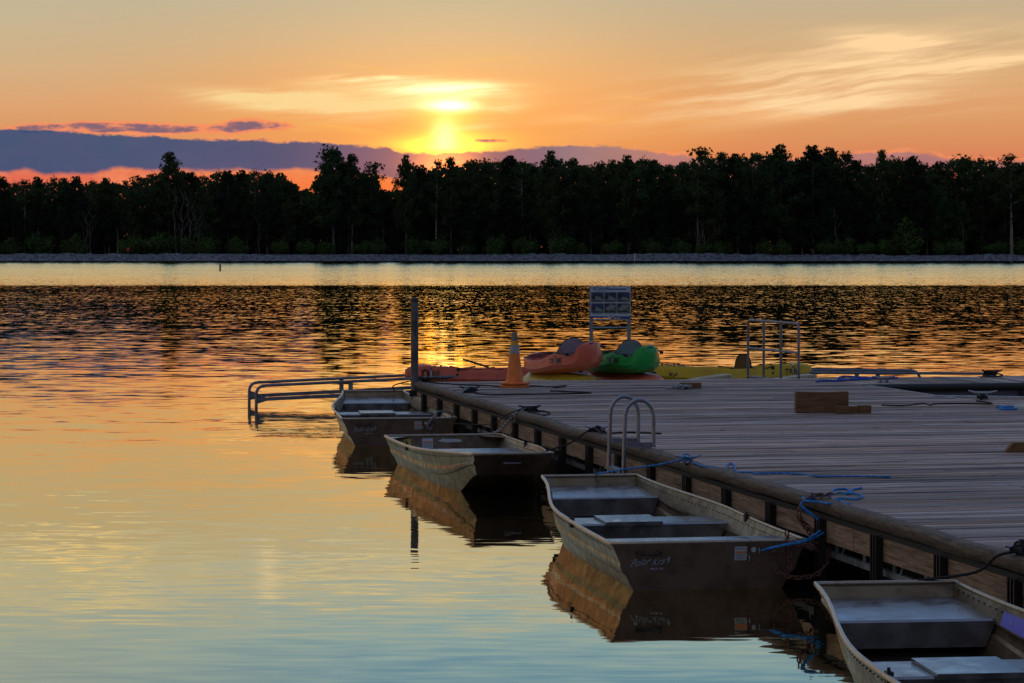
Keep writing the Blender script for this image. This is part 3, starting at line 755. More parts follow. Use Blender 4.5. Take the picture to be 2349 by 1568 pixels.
def build_near_finger():
    P0 = Vector((5.30, 32.86, ZD-.012)); ang = atan2(-.30, .95)
    o = thing('finger_dock', 'near right finger dock with pale edge pipe, rope cleat and white boat nose', 'dock', P0); o.rotation_euler = (0, 0, ang)
    b = MB()
    rnd = random.Random(3)
    # clipped fan of boards running away from the main dock's edge
    boards(.02, 4.2, -6.0, -.05, rnd, 's', root=o, wid=.14)
    MB().tube([(0, -.0, .0), (4.2, -.0, .0)], .028, 10).build('edge_pipe', M_ALU, o)
    MB().box(.1, -5.9, -.6, 4.1, -.12, -.05).build('float', M_FLOAT, o, False)
build_near_finger()

def build_pile():
    o = thing('mooring_pile', 'tall grey steel pipe pile at the far left corner of the dock', 'pile', (-1.35, 36.25, 0))
    MB().tube([(0,0,-1.6), (0,0,1.74)], .0525, 20).build('pipe', M_PILE, o)
    MB().lathe([(0,1.725),(.058,1.725),(.058,1.765),(.045,1.785),(0,1.79)], 20).build('cap', M_RUBBER, o)
    MB().box(-.07, -.075, .42, .09, -.0, .50).build('bracket', M_BLACK, o, False)
build_pile()

# ------------------------------------------------------------------ jon boats
BL = 4.2
def hull_fns():
    def lerp(a, b, t): t = max(0, min(1, t)); t = t*t*(3-2*t); return a+(b-a)*t
    g = lambda y: lerp(.705, .42, (y-1.9)/2.45) if y > 1.9 else .705+.01*(1-y/1.9)
    c = lambda y: lerp(.49, .345, (y-2.2)/2.0)
    gz = lambda y: .34+.115*max(0, (y-.6)/3.6)**1.8
    kz = lambda y: -.09+lerp(0, .325, (y-2.75)/1.5)
    rk = lambda y: (-.16 if y < .01 else 0)+.95*max(0, (y-3.5)/.7)**1.5*(1 if y > 3.5 else 0)
    return g, c, gz, kz, rk
G_, C_, GZ_, KZ_, RK_ = hull_fns()
def side_pt(y, f, sgn, off=0.):
    """f 0 at chine .. 1 at gunwale, with the pressed rib"""
    x = C_(y)+(G_(y)-C_(y))*(f**.85); z = KZ_(y)+(GZ_(y)-KZ_(y))*f
    rib = .014*max(0, min(1, (f-.48)/.04, (.68-f)/.06)); x += rib+off
    return Vector((sgn*x, y-RKz(y, f), z))
def RKz(y, f):
    r0 = .07*(1-y/.5)*(f) if y < .5 else 0            # stern leans outward
    r1 = .24*(1-f)*max(0, (y-3.4)/.8) if y > 3.4 else 0  # bow bottom pulled back
    return r0+r1
def jon_boat(label, loc, rz, kind, roll=0):
    o = thing('jon_boat', label, 'boat', loc, rz, 'aluminium jon boats moored along the dock')
    fs = [0, .15, .3, .44, .48, .52, .58, .63, .68, .74, .86, 1]
    st = [0, .05, .3, .6, 1, 1.4, 1.8, 2.1, 2.4, 2.7, 2.9, 3.1, 3.3, 3.45, 3.6, 3.75, 3.9, 4.05, 4.2]
    def section(y, ins=0.):
        L = [side_pt(y, f, -1, -ins) for f in reversed(fs)]
        bt = [Vector((x*(C_(y)-ins), y-RKz(y, 0), KZ_(y)+ins)) for x in (-.6, -.2, .2, .6)]
        Rr = [side_pt(y, f, 1, -ins) for f in fs]
        return L+bt+Rr
    b = MB(); b.loft([section(y) for y in st], False, False); ho = b.build('hull', M_HULL, o, True, 28)
    inn = MB(); inn.loft([[p+Vector((0, .004 if y < .1 else 0, 0)) for p in section(y, .008)] for y in st], False, False)
    inn.build('inner_shell', M_BIN, o, True, 28)
    # transoms
    def plate(y, t, name, m):
        s0 = section(y); b2 = MB(); n = len(s0)
        b2.loft([s0, [p+Vector((0, t, 0)) for p in s0]], True, True); return recalc(b2.build(name, m, o, False))
    stern = plate(0, -.022, 'transom', M_TRANSOM if kind != 'b' else M_BIN)
    bowp = plate(BL, .014, 'bow_plate', M_HULL if kind != 'b' else M_TRANSOM)
    # gunwale tube
    top = lambda y, s: side_pt(y, 1, s)+Vector((s*.004, 0, .004))
    ys = [BL*i/40 for i in range(41)]
    rim = [top(y, -1) for y in ys]+[top(BL, -1).lerp(top(BL, 1), i/6) for i in range(1, 6)]+[top(y, 1) for y in reversed(ys)]+[top(0, 1).lerp(top(0, -1), i/6) for i in range(1, 6)]
    rr = [.0150]*len(rim)
    b = MB(); b.tube(rim, rr, 8, closed=True); b.build('gunwale', M_GUN, o, True, 70)
    # under-rim flange with rivets
    b = MB()
    for s in (-1, 1):
        b.loft([[side_pt(y, .985, s, -.012), side_pt(y, .86, s, -.0125)] for y in ys], False, False)
    b.build('flange', M_BIN, o, False)
    b = MB()
    for s in (-1, 1):
        for i in range(52):
            y = .1+i*.078
            for offx, ff in ((.002, .90), (-.014, .90)):
                p = side_pt(y, ff, s, offx); b.box(p.x-.004, p.y-.004, p.z-.004, p.x+.004, p.y+.004, p.z+.004)
    b.build('rivet_row', M_STRAP, o, False)['kind'] = 'stuff'
    # floor ribs
    b = MB()
    for i in range(7):
        y = .5+i*.45; b.box(-C_(y)+.03, y-.02, KZ_(y)+.008, C_(y)-.03, y+.02, KZ_(y)+.032)
    b.build('floor_rib', M_BIN, o, False)
    def xin(y, z):
        f = (z-KZ_(y))/(GZ_(y)-KZ_(y)); return side_pt(y, min(1, max(0, f)), 1, -.012).x
    def bench(y0, y1, z, drop, nm='bench', z2=None):
        z2 = z if z2 is None else z2; b = MB()
        def ringy(y, zz): return (-xin(y, zz), xin(y, zz))
        pts = []
        a0, a1 = ringy(y0, z); c0, c1 = ringy(y1, z2)
        rr_ = .02
        T_ = [(a0, y0+rr_, z), (a1, y0+rr_, z), (c1, y1, z2), (c0, y1, z2)]
        n = len(b.V); b.V += T_; b.F.append((n, n+1, n+2, n+3))
        d0 = -xin(y0, z-drop)+.01; d1 = xin(y0, z-drop)-.01
        n = len(b.V); b.V += [(a0, y0+rr_, z), (a1, y0+rr_, z), (a1, y0, z-.012), (a0, y0, z-.012), (d0, y0+.004, z-drop), (d1, y0+.004, z-drop), (d0, y0+.03, z-drop), (d1, y0+.03, z-drop)]
        b.F += [(n, n+3, n+2, n+1), (n+3, n+4, n+5, n+2), (n+4, n+6, n+7, n+5)]
        e0 = -xin(y1, z2-drop)+.01; n = len(b.V)
        b.V += [(c0, y1, z2), (c1, y1, z2), (-e0, y1, z2-drop), (e0, y1, z2-drop)]; b.F.append((n, n+1, n+2, n+3))
        return b.build(nm, M_BENCH, o, False)
    if kind != 'b':
        bench(3.50, 4.17, .335, .16, 'bow_deck', .385)
        mb = bench(1.92, 2.42, .275, .19)
        bench(.10, .50, .318, .2, 'stern_bench')
        b = MB(); n = 0
        b.prism([(1.955, .277), (1.90, .277), (1.90, .262), (1.894, .262), (1.894, .292), (2.39, .297), (2.39, .277)], -.34, .12, 'x')
        h = b.build('hatch', M_BENCH, mb, False); recalc(h)
    else:
        bench(1.05, 1.75, .275, .15)
    # knees and brackets
    b = MB()
    for s in (-1, 1):
        p = side_pt(.0, .97, s, -.02); q = side_pt(.3, .97, s, -.02)
        b.prism([(p.x, p.y+.012), (q.x, q.y), (p.x-s*.26, p.y+.012)], GZ_(0)-.012, GZ_(0)-.002, 'z')
    recalc(b.build('corner_knee', M_GUN, o, False))
    for yq in (1.5,):
        for s in (-1, 1):
            p = side_pt(yq, 1, s, -.01); b = MB()
            b.box(p.x-.016, yq-.03, p.z-.05, p.x+.018, yq+.03, p.z+.026); b.tube([(p.x, yq, p.z+.02), (p.x, yq, p.z+.045)], .009, 6)
            b.build('oar_socket', M_BLACK, o, False)
    # transom furniture
    def tp(x, dz, off=.003):                # point on the outer face of the stern, dz below the rim
        f = (GZ_(0)-dz-KZ_(0))/(GZ_(0)-KZ_(0)); y = -RKz(0, f)-.022-off
        return Vector((x, y, GZ_(0)-dz))
    def card(x0, x1, d0, d1, m, nm, off=.003, par=None):
        b = MB(); b.quad(tp(x0, d1, off), tp(x1, d1, off), tp(x1, d0, off), tp(x0, d0, off)); return b.build(nm, m, par or stern, False)
    if kind != 'b':
        card(.185, .275, .03, .13, M_WHITE, 'warning_label', .003); card(.189, .271, .065, .078, M_ORLAB, 'label_band', .005)
        for k in range(5): card(.195, .264, .086+k*.008, .089+k*.008, M_GRTXT, 'label_print', .005)
        text_part('CAUTION', .017, M_GRTXT, stern, lambda x, y: tp(.23+x, .044-y, .005), 'label_print', 0, .0004)
        text_part('Polar', .074, M_SCRIPT, stern, lambda x, y: tp(-.515+x*.92, .132-y-x*.12, .004), 'lettering', .6, .0002)
        text_part('Kraft', .074, M_SCRIPT, stern, lambda x, y: tp(-.365+x*.85, .128-y-x*.12, .004), 'lettering', .6, .0002)
        text_part('SINCE 1951', .020, M_WHITE, stern, lambda x, y: tp(-.385+x, .180-y, .004), 'lettering', 0, .0004)
        b = MB(); c0 = tp(.325, .055, .004); n = len(b.V); b.V.append(tuple(c0))
        for k in range(16): b.V.append(tuple(tp(.325+.02*cos(k*pi/8), .055+.02*sin(k*pi/8), .004)))
        for k in range(16): b.F.append((0, 1+(k+1) % 16, 1+k))
        b.build('round_label', M_WHITE, stern, False)
        b = MB(); b.tube(bend([tp(-.54, .062, 0), tp(-.52, .062, .03), tp(-.50, .072, .035), tp(-.40, .072, .035), tp(-.38, .062, .03), tp(-.36, .062, 0)], .02), .008, 8)
        b.build('handle', M_BLACK, stern)
        for x in (-.305, .29, .36, .47):
            b = MB(); dzz = .12 if x < .3 else .065
            b.tube(bend([tp(x, dzz-.02, 0), tp(x, dzz-.02, .03), tp(x, dzz+.02, .03), tp(x, dzz+.02, 0)], .015), .006, 8); b.build('eye_bolt', M_ALU, stern)
    else:
        # seen from inside: labels and scuffs on the stern plate, a handle on the bow plate
        def ip(x, dz, off=.004):
            f = (GZ_(0)-dz-KZ_(0))/(GZ_(0)-KZ_(0)); return Vector((-x, -RKz(0, f)+off, GZ_(0)-dz))
        def icard(x0, x1, d0, d1, m, nm, off=.004):
            b = MB(); b.quad(ip(x0, d1, off), ip(x1, d1, off), ip(x1, d0, off), ip(x0, d0, off)); return b.build(nm, m, stern, False)
        icard(-.52, -.40, .035, .10, M_YLAB, 'warning_label', .006); icard(-.52, -.40, .11, .145, M_WHITE, 'warning_label', .006)
        icard(-.26, -.13, .03, .145, M_WHITE, 'warning_label', .006); icard(-.255, -.135, .062, .075, M_ORLAB, 'label_band', .008)
        for k in range(4): icard(-.25, -.14, .085+k*.013, .089+k*.013, M_GRTXT, 'label_print', .008)
        for k in range(2): icard(-.51, -.41, .055+k*.02, .060+k*.02, M_GRTXT, 'label_print', .008)
        b = MB(); rnd = random.Random(5); m_ = 14; n = 0; pts = []
        for k in range(m_): pts.append(ip(.08+.17*cos(k*2*pi/m_)*rnd.uniform(.75, 1), .055+.028*sin(k*2*pi/m_)*rnd.uniform(.6, 1), .006))
        b.V += [tuple(p) for p in pts]; b.F.append(tuple(range(m_))); b.build('bare_metal_patch', M_WHITE, stern, False, label='peeled white patch on the inner stern plate')
        b = MB(); z = GZ_(BL)-.08; yb = BL+.014
        b.tube(bend([(.10, yb-.07, z), (.09, yb-.03, z-.01), (-.09, yb-.03, z-.01), (-.10, yb-.07, z)], .02), .007, 8); b.build('handle', M_ALU, bowp)
    # registration marks on the outer side
    sg = 1 if kind == 'b' else -1
    yl = 2.95
    def sp(x, y, y0=yl): 
        yy2 = y0+x*(-1 if sg > 0 else 1)*-1; f = min(.96, max(.1, .80+y/.42)); p = side_pt(yy2, f, sg, .004); return p
    if kind == 'b': text_part('N', .09, M_WHITE, ho, lambda x, y: sp(x, y), 'registration_mark', 0, .0)
    if roll: o.rotation_euler = (R(roll[0]), R(roll[1]), R(rz))
    return o
boatA = jon_boat('farthest moored jon boat, bow towards the grey pipe pile, closest to the launch rails', (-1.41, 32.68, 0), 7.5, 'a')
boatB = jon_boat('jon boat moored the other way round, square bow near, labels and a peeled patch inside', (-.775, 29.88, -.02), 190.8, 'b')
boatB.scale = (.94, 1, 1)
boatC = jon_boat('large jon boat in the middle with blue rope and rusty chain on its stern', (1.405, 18.86, .0), 9.9, 'c')
boatD = jon_boat('nearest jon boat in the lower right corner, lilac strip inside, cut by the frame', (2.715, 11.42, .0), 6.7, 'd')
def lilac():
    b = MB(); n = 8
    b.loft([[side_pt(3.42-.9*i/n, .93, 1, -.018), side_pt(3.42-.9*i/n, .72, 1, -.022)] for i in range(n+1)], False, False)
    s = b.build('lilac_strip', M_LILAC, boatD, False, label='lilac sticker strip on the inner right side')
    text_part('o', .05, M_WHITE, s, lambda x, y: side_pt(3.3-x, .83+y/.5, 1, -.026), 'lettering')
    text_part('o', .06, M_WHITE, s, lambda x, y: side_pt(2.75-x, .83+y/.5, 1, -.026), 'lettering')
lilac()

# ------------------------------------------------------------------ ladder
def ladder():
    # local frame: x across the dock edge to the right, y along the edge away, z from deck level
    base = ray(1436, 1030, ZD); t = (A0.y-24.35)/cos(ANG)
    loc = dk(-.165, t, ZD); o = thing('dock_ladder', 'grey aluminium swim ladder with two tall hoops over the dock edge', 'ladder', loc); o.rotation_euler = (0, 0, ANG)
    for y in (-.27, .29):
        x0, x1 = -.055, .215; zt = .455
        pts = [(x0-.02, y, -1.2), (x0-.012, y, -.1), (x0, y, zt-.16)]
        for k in range(1, 12): a = pi-pi*k/12; pts.append(((x0+x1)/2+(x1-x0)/2*cos(a), y, zt-.16+.16*sin(a)))
        pts += [(x1, y, zt-.16), (x1, y, .03)]
        MB().tube(pts, .0195, 10).build('hoop', M_ALU, o)
        b = MB(); b.box(x0+.02, y-.022, .018, x1+.02, y+.022, .030); b.box(x0+.02, y+.012, .030, x1+.02, y+.020, .062); b.build('foot_plate', M_ALU, o, False)
    for z in (-.20, -.48, -.76): MB().box(-.11, -.27, z-.02, -.03, .29, z+.01).build('rung', M_ALU, o, False)
    MB().box(-.115, -.02, -.55, -.09, .045, -.2).build('strut', M_ALU, o, False)
ladder()

# ------------------------------------------------------------------ ropes, chains, cleats
def cleat(loc, rz, label, m=M_ALU, s=1.):
    o = thing('dock_cleat', label, 'cleat', loc, rz)
    b = MB(); b.tube([(-.13*s,0,.075*s), (-.07*s,0,.058*s), (0,0,.055*s), (.07*s,0,.058*s), (.13*s,0,.075*s)], [.008*s,.013*s,.016*s,.013*s,.008*s], 8); b.build('horn', m, o)
    b = MB()
    for x in (-.035*s, .035*s): b.box(x-.012*s, -.014*s, .004, x+.012*s, .014*s, .052*s)
    b.box(-.07*s, -.024*s, 0, .07*s, .024*s, .009*s); b.build('base', m, o, False); return o
def rope(pts, label, m=M_ROPE_K, r=.009, name='rope', extra=None, n=6, jit=.0):
    rnd = random.Random(len(pts)*13+int(pts[0][0]*100)); pts = spline(pts, n)
    if jit: pts = [p+Vector((rnd.uniform(-jit, jit), rnd.uniform(-jit, jit)*2, rnd.uniform(0, jit*.3))) for p in pts]
    b = MB(); b.tube(pts, r, 6)
    for e in extra or []: b.tube(e, r, 6, closed=False)
    return tag(b.build(name, m), label, 'rope')
def onD(pts, z=ZD+.011): return [ray(x, y, z) for x, y in pts]
def coil(c, n, rad, r, seed, h=.05):
    rnd = random.Random(seed); out = []
    for _ in range(n):
        a0 = rnd.uniform(0, 6.28); rx = rad*rnd.uniform(.5, 1); ry = rad*rnd.uniform(.4, 1); ti = rnd.uniform(-.5, .5); off = Vector((rnd.uniform(-.5,.5)*rad, rnd.uniform(-.5,.5)*rad, rnd.uniform(.2, 1)*h))
        out.append([Vector(c)+off+Vector((rx*cos(a0+k*.5), ry*sin(a0+k*.5), sin(k*.5)*ti*h)) for k in range(13)])
    return out
def chain(pts, label, m=M_CHAIN, link=.052, wire=.0055, extra=None):
    b = MB()
    def run(pts, ph=0):
        P_ = spline(pts, 20); L = [0]
        for i in range(1, len(P_)): L.append(L[-1]+(P_[i]-P_[i-1]).length)
        step = link*.72; k = 0; i = 1; n = int(L[-1]/step)
        for k in range(n+1):
            s = k*step
            while i < len(L)-1 and L[i] < s: i += 1
            f = (s-L[i-1])/max(1e-6, L[i]-L[i-1]); p = P_[i-1].lerp(P_[i], f); d = (P_[i]-P_[i-1]).normalized()
            up = d.orthogonal().normalized(); sd = d.cross(up); q = up if k % 2 else sd
            ring = []
            for j in range(10):
                a = 2*pi*j/10; ring.append(p+d*cos(a)*link*.5+q*sin(a)*link*.28)
            b.tube(ring, wire, 5, closed=True)
    run(pts)
    for e in extra or []: run(e)
    return tag(b.build('mooring_chain', m), label, 'chain')

def bw(boat, p): return boat.matrix_basis @ Vector(p)
def lines():
    rz = degs = ANG*180/pi
    E = lambda x, y, dz=0: ray(x, y, ZD)+Vector((0, 0, dz))
    # 1 corner cleat with rope to boat A's bow and rope along the boards
    c1 = E(972, 878); cleat(c1+Vector((.05,.05,0)), 15, 'cleat at the far left dock corner, wrapped in black rope beside the pile', M_BLACK)
    rope([bw(boatA, (.30, 4.17, .47)), ray(905, 884, d=36.6), c1+Vector((-.06, 0, .05)), c1+Vector((.0, 0, .06))], 'black rope slanting from the corner cleat to the farthest boat',
         extra=coil(c1+Vector((.03,.05,0)), 4, .06, .009, 1, .06)+[[c1+Vector((.02+.045*cos(k*.5), 0, .11+.07*sin(k*.5))) for k in range(14)]])
    rope(onD([(985,877),(1010,880),(1060,883),(1120,885),(1150,887),(1215,886),(1262,888),(1298,886),(1282,889),(1268,889)]), 'black rope lying across the boards behind the traffic cone')
    cleat(E(1008, 877.5)+Vector((.06,.2,0)), 12, 'small low cleat just right of the roped corner cleat', M_BLACK, .8)
    # 2
    c2 = E(1077, 901); cleat(c2, 10, 'second cleat along the left edge, buried in black rope and chain', M_BLACK)
    rope(onD([(1090,903),(1130,906),(1200,905),(1280,904),(1353,902),(1340,900),(1310,899),(1262,897)]), 'black rope lying straight along the boards in front of the cone', extra=coil(c2, 6, .08, .009, 2, .05))
    chain([c2+Vector((0,0,.05)), c2+Vector((-.10,-.12,.0)), bw(boatA, (.80, .9, .35)), bw(boatA, (.70, .62, .22)), bw(boatA, (.69, .30, .37)), bw(boatA, (.50, .02, .42)), bw(boatA, (.40, -.10, .33)), bw(boatA, (.33, -.11, .28))], 'grey chain hanging from the dock to the stern of the farthest boat',
          extra=[[c2+Vector((-.08,-.06,.03)), c2+Vector((0,0,.07)), c2+Vector((.08,.03,.04))], [bw(boatA, (.44, -.05, .36)), bw(boatA, (.38, -.11, .22)), bw(boatA, (.33, -.11, .27))]])
    # 3
    c3 = E(1215, 946); cleat(c3, 14, 'third cleat along the left edge with tangled dark rope and chain', M_BLACK)
    rope(onD([(1222,948),(1245,953),(1262,949),(1250,944),(1230,943),(1216,949)]), 'tangle of dark rope round the third cleat', extra=coil(c3+Vector((.03,0,0)), 7, .085, .009, 3, .06))
    chain([c3+Vector((-.03,0,.05)), c3+Vector((-.17,-.1,-.02)), bw(boatB, (-.66, .2, .42)), bw(boatB, (-.60, .02, .37))], 'grey chain hanging from the third cleat to the reversed boat', extra=[[c3+Vector((-.15,-.12,-.02)), bw(boatB, (-.73, .25, .22)), bw(boatB, (-.69, .15, .30))]])
    rope([c3+Vector((-.05,0,.05)), c3+Vector((-.25,-.05,-.02)), (bw(boatA, (.62, -.12, .25))+c3)/2+Vector((0,0,-.06)), bw(boatA, (.40, -.06, .30))], 'thin black line running slack from the third cleat to the farthest boat', r=.007)
    # 4
    c4 = E(1370, 995); cleat(c4, 12, 'cleat just left of the swim ladder, wrapped in black rope', M_ALU)
    rope([bw(boatB, (-.36, 4.12, .47)), (bw(boatB, (-.36, 4.12, .47))+c4)/2+Vector((0,0,.0)), c4+Vector((-.05,-.02,.05))]+onD([(1385,999),(1400,995),(1440,992),(1490,994),(1517,995)]), 'black rope from the reversed boat over the cleat and along the boards behind the ladder', extra=coil(c4, 7, .07, .009, 4, .06))
    # 5 blue
    c5 = E(1578, 1063); cleat(c5, 10, 'pale cleat tied with blue rope right of the ladder', M_ALU, .9)
    rope([bw(boatC, (.05, 4.2, .47)), ray(1420, 1079, d=22.7), ray(1500, 1068, d=22.6), c5+Vector((-.10,-.02,.02)), c5+Vector((-.02,-.02,.05))], 'blue rope from the bow of the middle boat up to its cleat', M_ROPE_B, .0078, extra=coil(c5, 3, .035, .009, 5, .07))
    rope(onD([(1590,1062),(1620,1072),(1640,1073),(1655,1074),(1658,1078),(1675,1080),(1686,1078),(1684,1068),(1676,1064),(1668,1068),(1668,1078),(1680,1083),(1720,1084),(1745,1087),(1790,1086),(1850,1089),(1868,1093),(1950,1093),(2044,1094)]), 'blue rope with one small loop lying across the boards to the right', M_ROPE_B, .0078)
    # 6 blue and chain
    c6 = E(1893, 1150); cleat(c6, 10, 'cleat by the middle boat\'s stern, holding blue rope and rusty chain', M_ALU, .9)
    rope(onD([(1905,1152),(1898,1145),(1860,1146),(1842,1142),(1850,1150),(1880,1152),(1900,1156),(1925,1148),(1932,1152),(1950,1157),(1915,1150),(1925,1144),(1965,1145),(1978,1138),(1960,1133),(1915,1131),(1914,1124),(1940,1122),(1950,1128),(1938,1133),(1952,1130),(1955,1124),(1977,1120)]), 'bright blue rope lying in squiggles beside the stern cleat', M_ROPE_B, .0082, n=5)
    e6 = tuple(bw(boatC, (.40, -.12, .29)))
    rope([c6+Vector((-.05,0,.04)), c6+Vector((-.19,-.10,-.02)), bw(boatC, (.86, -.02, .45)), bw(boatC, (.72, -.12, .36)), bw(boatC, (.55, -.14, .325)), e6], 'pair of blue lines hanging from dock to the stern of the middle boat', M_ROPE_B, .009,
         extra=[spline([c6+Vector((-.19,-.10,-.02)), bw(boatC, (.87, -.03, .42)), bw(boatC, (.70, -.13, .345)), bw(boatC, (.52, -.14, .315)), bw(boatC, (.37, -.12, .28))], 6)])
    chain([c6+Vector((.03,0,.05)), c6+Vector((-.12,-.05,.03)), c6+Vector((-.2,-.12,-.10)), bw(boatC, (.90, .0, .30)), bw(boatC, (.88, -.05, .18)), bw(boatC, (.78, -.12, .10)), bw(boatC, (.62, -.14, .085)), bw(boatC, (.50, -.13, .12)), bw(boatC, (.46, -.12, .19))], 'rusty chain looping from the dock below the stern corner of the middle boat', M_RUST, .055, .006,
          extra=[[c6+Vector((-.2,-.12,-.12)), bw(boatC, (.84, -.02, .27)), bw(boatC, (.72, -.13, .31)), bw(boatC, (.60, -.13, .33))], [bw(boatC, (.58, -.06, .39)), bw(boatC, (.585, -.11, .28)), bw(boatC, (.58, -.13, .13))], [bw(boatC, (.47, -.12, .27)), bw(boatC, (.54, -.13, .29))]])
    # 7 near right
    c7 = E(2352, 1280); cleat(c7, 10, 'pale horned cleat at the right frame edge, black rope around it', M_ALU, 1.)
    rope([bw(boatD, (.20, 4.2, .47)), (bw(boatD, (.35, 4.2, .47))+c7)/2+Vector((-.05,0,-.02)), c7+Vector((-.17,-.05,.02)), c7+Vector((0,0,.04))], 'black rope rising from the nearest boat to the right edge cleat', extra=coil(c7, 6, .07, .01, 7, .07))
    # right side cleats
    q = E(2027, 879); cleat(q, 12, 'pale open cleat on the far finger dock, no rope', M_ALU, 1.25)
    q = E(2276, 865); cleat(q, 20, 'cleat with brown rope at the far right end of the far finger', M_BLACK, 1.3)
    rope(onD([(2250,866),(2265,862),(2285,864),(2300,862),(2290,858),(2268,858),(2255,861)], ZD+.03), 'dark brown rope heaped round the far right cleat', r=.012, extra=coil(q, 5, .10, .011, 9, .07))
    q = ray(2254, 916, ZD); cleat(q, -12, 'pale cleat on the near finger dock with black rope tied on', M_ALU, 1.35)
    rope(onD([(2022,930),(2060,931),(2085,930),(2100,928),(2120,926),(2135,930),(2145,927),(2200,926),(2270,927),(2330-60,924),(2240,920)]), 'black rope lying from behind the big wood block to the near finger cleat', extra=coil(q, 5, .07, .010, 11, .05))
    rope(onD([(1872,876),(1890,874),(1925,874),(1960,870),(2010,868),(2060,867),(2024,868),(1980,866),(1935,864),(1925,870),(1985,871),(2000,868),(2042,869)], ZD+.02), 'heap of dark blue rope at the far right corner of the dock', mat('dark_blue_rope', S(24,64,160), .75), .013, n=5)
    rope(onD([(2287,935),(2310,933),(2335,936),(2328,939),(2295,939),(2300,935),(2322,933),(2340,933)]), 'small blue rope loop beside the white boat nose', M_ROPE_B, .014)
lines()

def white_nose():
    # blunt white prow of a small boat tied at the near finger's right, only its tip in view
    loc = ray(2325, 940, ZD); o = thing('white_boat', 'white pointed boat tip at the right frame edge, mostly out of view', 'boat', loc+Vector((-.0, -.05, -.06)))
    rings = []; 
    for i in range(9):
        t = i/8; x = t*1.5; w_ = .30*sqrt(t)+.01; h = .10+.04*t
        rings.append([(x, -w_*.5, -.1*t), (x, -w_, h*.55), (x, -w_*.95, h), (x, -w_*.5, h+.02), (x, w_*.5, h+.02), (x, w_*.95, h), (x, w_, h*.55), (x, w_*.5, -.1*t)])
    recalc(MB().loft(rings, True).build('hull', mat('white_gelcoat', S(176,182,188), .35), o, True, 40))
    rings = [[(p[0]+.02, p[1]*1.02, -.09+p[2]*.0-.02*(k in (0, 7))+(.13 if k in (1,2,5,6,3,4) else 0)*.55) for k, p in enumerate(r)] for r in rings]
    b = MB(); b.tube([(0.02,0,.03), (.35,-.2,.035), (1.5,-.32,.04)], .03, 8); b.build('rub_strip', M_RUBBER, o)
    b = MB()
    for e in coil((.25, 0, .15), 3, .05, .01, 3, .05): b.tube(e, .011, 6)
    b.build('rope', M_ROPE_B)
white_nose()

# ------------------------------------------------------------------ wood blocks and cone
def block(label, x0, x1, ytop, ybot, depth, rz=0, name='wood_block', cut=0, bow=0, m=None):
    p0 = ray(x0, ybot, ZD+.006); p1 = ray(x1, ybot, ZD+.006); d = p0.y; wdt = (x1-x0)/FOC*d; h = (ybot-ytop)/FOC*d*1.0
    o = thing(name, label, 'block', (p0+p1)/2, rz)
    b = MB(); n = 12; rings = []
    for i in range(n+1):
        t = i/n; x = -wdt/2+wdt*t; dz = -bow*sin(pi*t) if bow else 0
        xt = x+(cut*h*(1-t) if cut else 0)
        rings.append([(x, 0, 0), (xt, 0, h+dz), (xt, depth, h+dz), (x, depth, 0)])
    b.loft(rings, True); q = recalc(b.build('timber', m or M_BLOCK, o, False))
    bv = q.modifiers.new('b', 'BEVEL'); bv.width = .004; bv.segments = 2; bv.limit_method = 'ANGLE'
    return o
block('large dark timber block standing on edge on the right of the dock', 1826, 1947, 899, 947, .14, 2, bow=.008)
b2 = block('short low timber in front of the large block, two pieces end to end', 1918, 1968, 933, 949, .09, 0)
block('pale sawn end piece of timber touching the right of the low one', 1968.6, 1999, 931, 948.6, .1, 0)
block('small square timber by the chain heap near the back of the dock', 1560, 1609, 879, 891.5, .12, 0)
block('timber with a slanted end at the right frame edge', 2306, 2420, 1016, 1038, .10, 0, cut=.9)
def chain_heap():
    c = ray(1566, 892, ZD+.012); rnd = random.Random(6)
    pts = [c+Vector((rnd.uniform(-.17, .17), rnd.uniform(-.12, .12), rnd.uniform(0, .05))) for _ in range(16)]
    chain([c+Vector((-.2,0,0))]+pts, 'heap of grey chain in front of the small square timber')
chain_heap()
def cone():
    loc = ray(1180.5, 890, ZD+.004); loc.y += .16
    o = thing('traffic_cone', 'faded orange traffic cone with grey band near the far dock corner', 'cone', loc, 8)
    def plate(z, s, sg=1):
        b = MB(); pts = []
        for k in range(8):
            a = pi/8+k*pi/4; rr = s*1.08; pts.append((rr*cos(a), rr*sin(a)))
        ring = lambda zz, q: [(x*q, y*q, zz) for x, y in pts]
        b.loft([ring(z, .97), ring(z+.008, 1), ring(z+.02, 1), ring(z+.028, .96)], True); return b
    plate(.0, .195).build('base', M_CONE, o, False); 
    b = MB()
    for k in range(4):
        a = k*pi/2+.3; b.box(.13*cos(a)-.025, .13*sin(a)-.025, .026, .13*cos(a)+.025, .13*sin(a)+.025, .042)
    b.build('spacer_foot', M_CONE, o, False)
    plate(.04, .198).build('upper_base', M_CONE, o, False)
    H = .735; r0 = .118; r1 = .03; rr = lambda z: r0+(r1-r0)*(z-.06)/(H-.06)
    def seg(za, zb, nm, m, e=0): 
        MB().lathe([(rr(za)+e, za), (rr(zb)+e, zb)], 28).build(nm, m, o)
    b = MB().lathe([(.16, .06), (r0+.012, .066), (rr(.1), .1), (rr(.72), .72), (rr(.735)-.004, .737), (.02, .737), (.018, .70)], 28).build('cone_body', M_CONE, o)
    seg(.45, .56, 'reflective_band', M_BAND, .003); seg(.565, .615, 'yellow_band', M_BANDY, .003); seg(.62, .728, 'upper_band', mat('weathered_band', S(124,118,108), .7, var=(S(84,78,70), 14, .4, .6)), .003)
cone()

